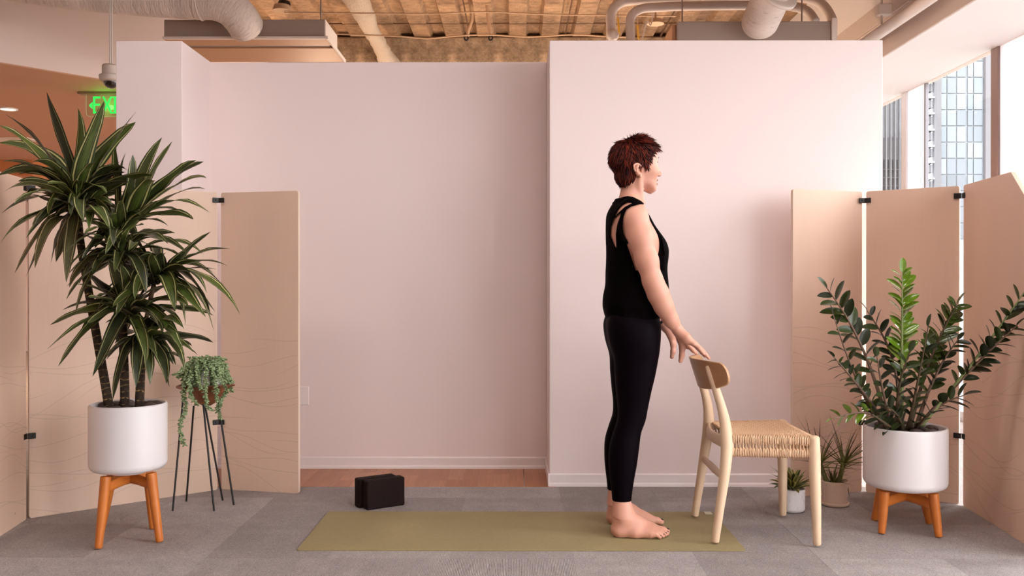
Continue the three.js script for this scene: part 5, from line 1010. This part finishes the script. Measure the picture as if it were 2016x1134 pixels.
{ // cables and conduits
  const D = 8.0, cable = (label, pts, r = 0.007) => single('cable', tube(pts, r, 60, 6), M.cable, label, 'cable');
  cable('upper thin cable strung across the ribbed ceiling', [[560, 24], [700, 26], [860, 27], [950, 24], [1080, 29], [1200, 31], [1330, 33]].map(([x, y]) => at(x, y, D)));
  cable('lower slack cable strung across the ribbed ceiling', [[640, 66], [720, 69], [790, 72], [840, 76], [900, 71], [960, 69], [1040, 73], [1130, 69], [1200, 73], [1240, 74]].map(([x, y]) => at(x, y, D + 0.4)), 0.008);
  for (const [x, lab, pts] of [[918, 'left', [[922, -20], [929, 36], [922, 60], [920, 72]]], [966, 'right', [[958, -20], [961, 36], [965, 60], [966, 70]]]]) {
    const t = thing('conduit', `bent conduit with dark open end, ${lab} of the pair over the niche`, 'conduit', at(x, 40, 8.6).toArray());
    part('tube', tube(pts.map(([a, b]) => at(a, b, 8.6)), 0.018, 24, 10), M.cable, t);
    const c = at(x, 75, 8.58); part('open_end', new THREE.TorusGeometry(0.018, 0.007, 8, 18).scale(1, 1.25, 1).translate(c.x, c.y, c.z), M.black, t);
  }
  const c = at(555, 16, 8.0), s = thing('smoke_detector', 'round box fixed under the ribbed ceiling left of the brace', 'detector', [c.x, c.y, c.z]);
  part('base', new THREE.CylinderGeometry(0.07, 0.085, 0.05, 24).translate(c.x, c.y, c.z), M.cable, s); part('rod', new THREE.CylinderGeometry(0.008, 0.008, CEIL - c.y, 8).translate(c.x, (CEIL + c.y) / 2, c.z), M.cable, s); part('cap', new THREE.CylinderGeometry(0.05, 0.06, 0.03, 20).translate(c.x + 0.02, c.y + 0.045, c.z), M.black, s);
  const q = at(1290, 44, 7.8), s2 = thing('smoke_detector', 'round pale box fixed under the ceiling beside the insulated pipes', 'detector', [q.x, q.y, q.z]);
  part('base', new THREE.CylinderGeometry(0.06, 0.075, 0.04, 24).translate(q.x, q.y, q.z), M.cable, s2); part('rod', new THREE.CylinderGeometry(0.008, 0.008, CEIL - q.y, 8).translate(q.x, (CEIL + q.y) / 2, q.z), M.cable, s2);
}
{ // dome camera on its drop rods
  const c = at(217, 160, 6.0), t = thing('dome_camera', 'white dome security camera hanging on two rods by the left partition', 'camera', [c.x, c.y, c.z]);
  const Y = (py) => at(0, py, 6).y;
  part('housing', lathe([[0, Y(128)], [0.052, Y(128)], [0.055, Y(131)], [0.055, Y(147)], [0.073, Y(148)], [0.075, Y(150)], [0.073, Y(156)], [0.06, Y(161)], [0, Y(161)]].reverse(), c.x, 0, c.z, 36), M.unitLight, t);
  part('dome', new THREE.SphereGeometry(0.048, 24, 16, 0, Math.PI * 2, Math.PI / 2, Math.PI / 2).translate(c.x, Y(160), c.z), phys('#140a08', 0.08, { clearcoat: 1 }), t);
  for (const dx of [-0.006, 0.008]) part('rod', new THREE.CylinderGeometry(0.004, 0.004, CEIL - Y(128), 8).translate(c.x + dx, (CEIL + Y(128)) / 2, c.z), M.metalWhite, t);
}
{ // exit sign under the left soffit
  const D = 7.8, p = at(168, 180, D), t = thing('exit_sign', 'clear hanging exit sign with glowing green letters by the left partition', 'sign', [p.x, p.y, p.z]);
  const w = 0.40, h = 0.195, s = new THREE.Shape(); s.moveTo(0, 0); s.lineTo(0, -h + 0.03); s.quadraticCurveTo(0, -h, 0.03, -h); s.lineTo(w - 0.03, -h); s.quadraticCurveTo(w, -h, w, -h + 0.03); s.lineTo(w, 0); s.closePath();
  const face = new THREE.ExtrudeGeometry(s, { depth: 0.006, bevelEnabled: false }).translate(p.x, 2.725, p.z);
  part('panel', face, phys('#f2e8da', 0.05, { transmission: 0.85, thickness: 0 }), t);
  part('canopy', box(p.x - 0.06, p.x + w + 0.06, 2.722, 2.742, p.z - 0.03, p.z + 0.04, 0.004), std('#8a6a4a', 0.5), t);
  part('rim', tube([V(p.x + 0.002, 2.72, p.z + 0.003), V(p.x + 0.002, 2.57, p.z + 0.003), V(p.x + 0.012, 2.538, p.z + 0.003), V(p.x + 0.04, 2.531, p.z + 0.003), V(p.x + w - 0.04, 2.531, p.z + 0.003)], 0.0035, 30, 6), M.unitLight, t);
  const font = await new FontLoader().loadAsync('fonts/droid/droid_sans_regular.typeface.json');
  const glow = std('#0b5a1c', 0.5, { emissive: new THREE.Color().setRGB(0.02, 0.62, 0.08), emissiveIntensity: 1 });
  let x = p.x + 0.068;
  for (const [ch, adv] of [['E', 0.078], ['X', 0.092], ['I', 0.05], ['T', 0.08]]) { const g = new TextGeometry(ch, { font, size: 0.15, depth: 0.006, curveSegments: 4 }); g.computeBoundingBox(); g.translate(-g.boundingBox.min.x, 0, 0); g.scale(0.8, 1, 1); g.translate(x, 2.555, p.z + 0.008); part('letter', g, glow, t); x += adv; }
  const a = new THREE.Shape(); a.moveTo(0, 0); a.lineTo(0.03, 0.03); a.lineTo(0.03, -0.03); a.closePath(); part('arrow', new THREE.ExtrudeGeometry(a, { depth: 0.006, bevelEnabled: false }).translate(p.x + 0.03, 2.625, p.z + 0.008), glow, t);
  const l = new THREE.PointLight('#20ff50', 0.03); l.castShadow = true; l.position.set(p.x + 0.2, 2.62, p.z + 0.06); scene.add(l);
}
scene.traverse((o) => { if (o.isMesh) { o.castShadow = true; o.receiveShadow = true; } });
renderer.render(scene, camera);
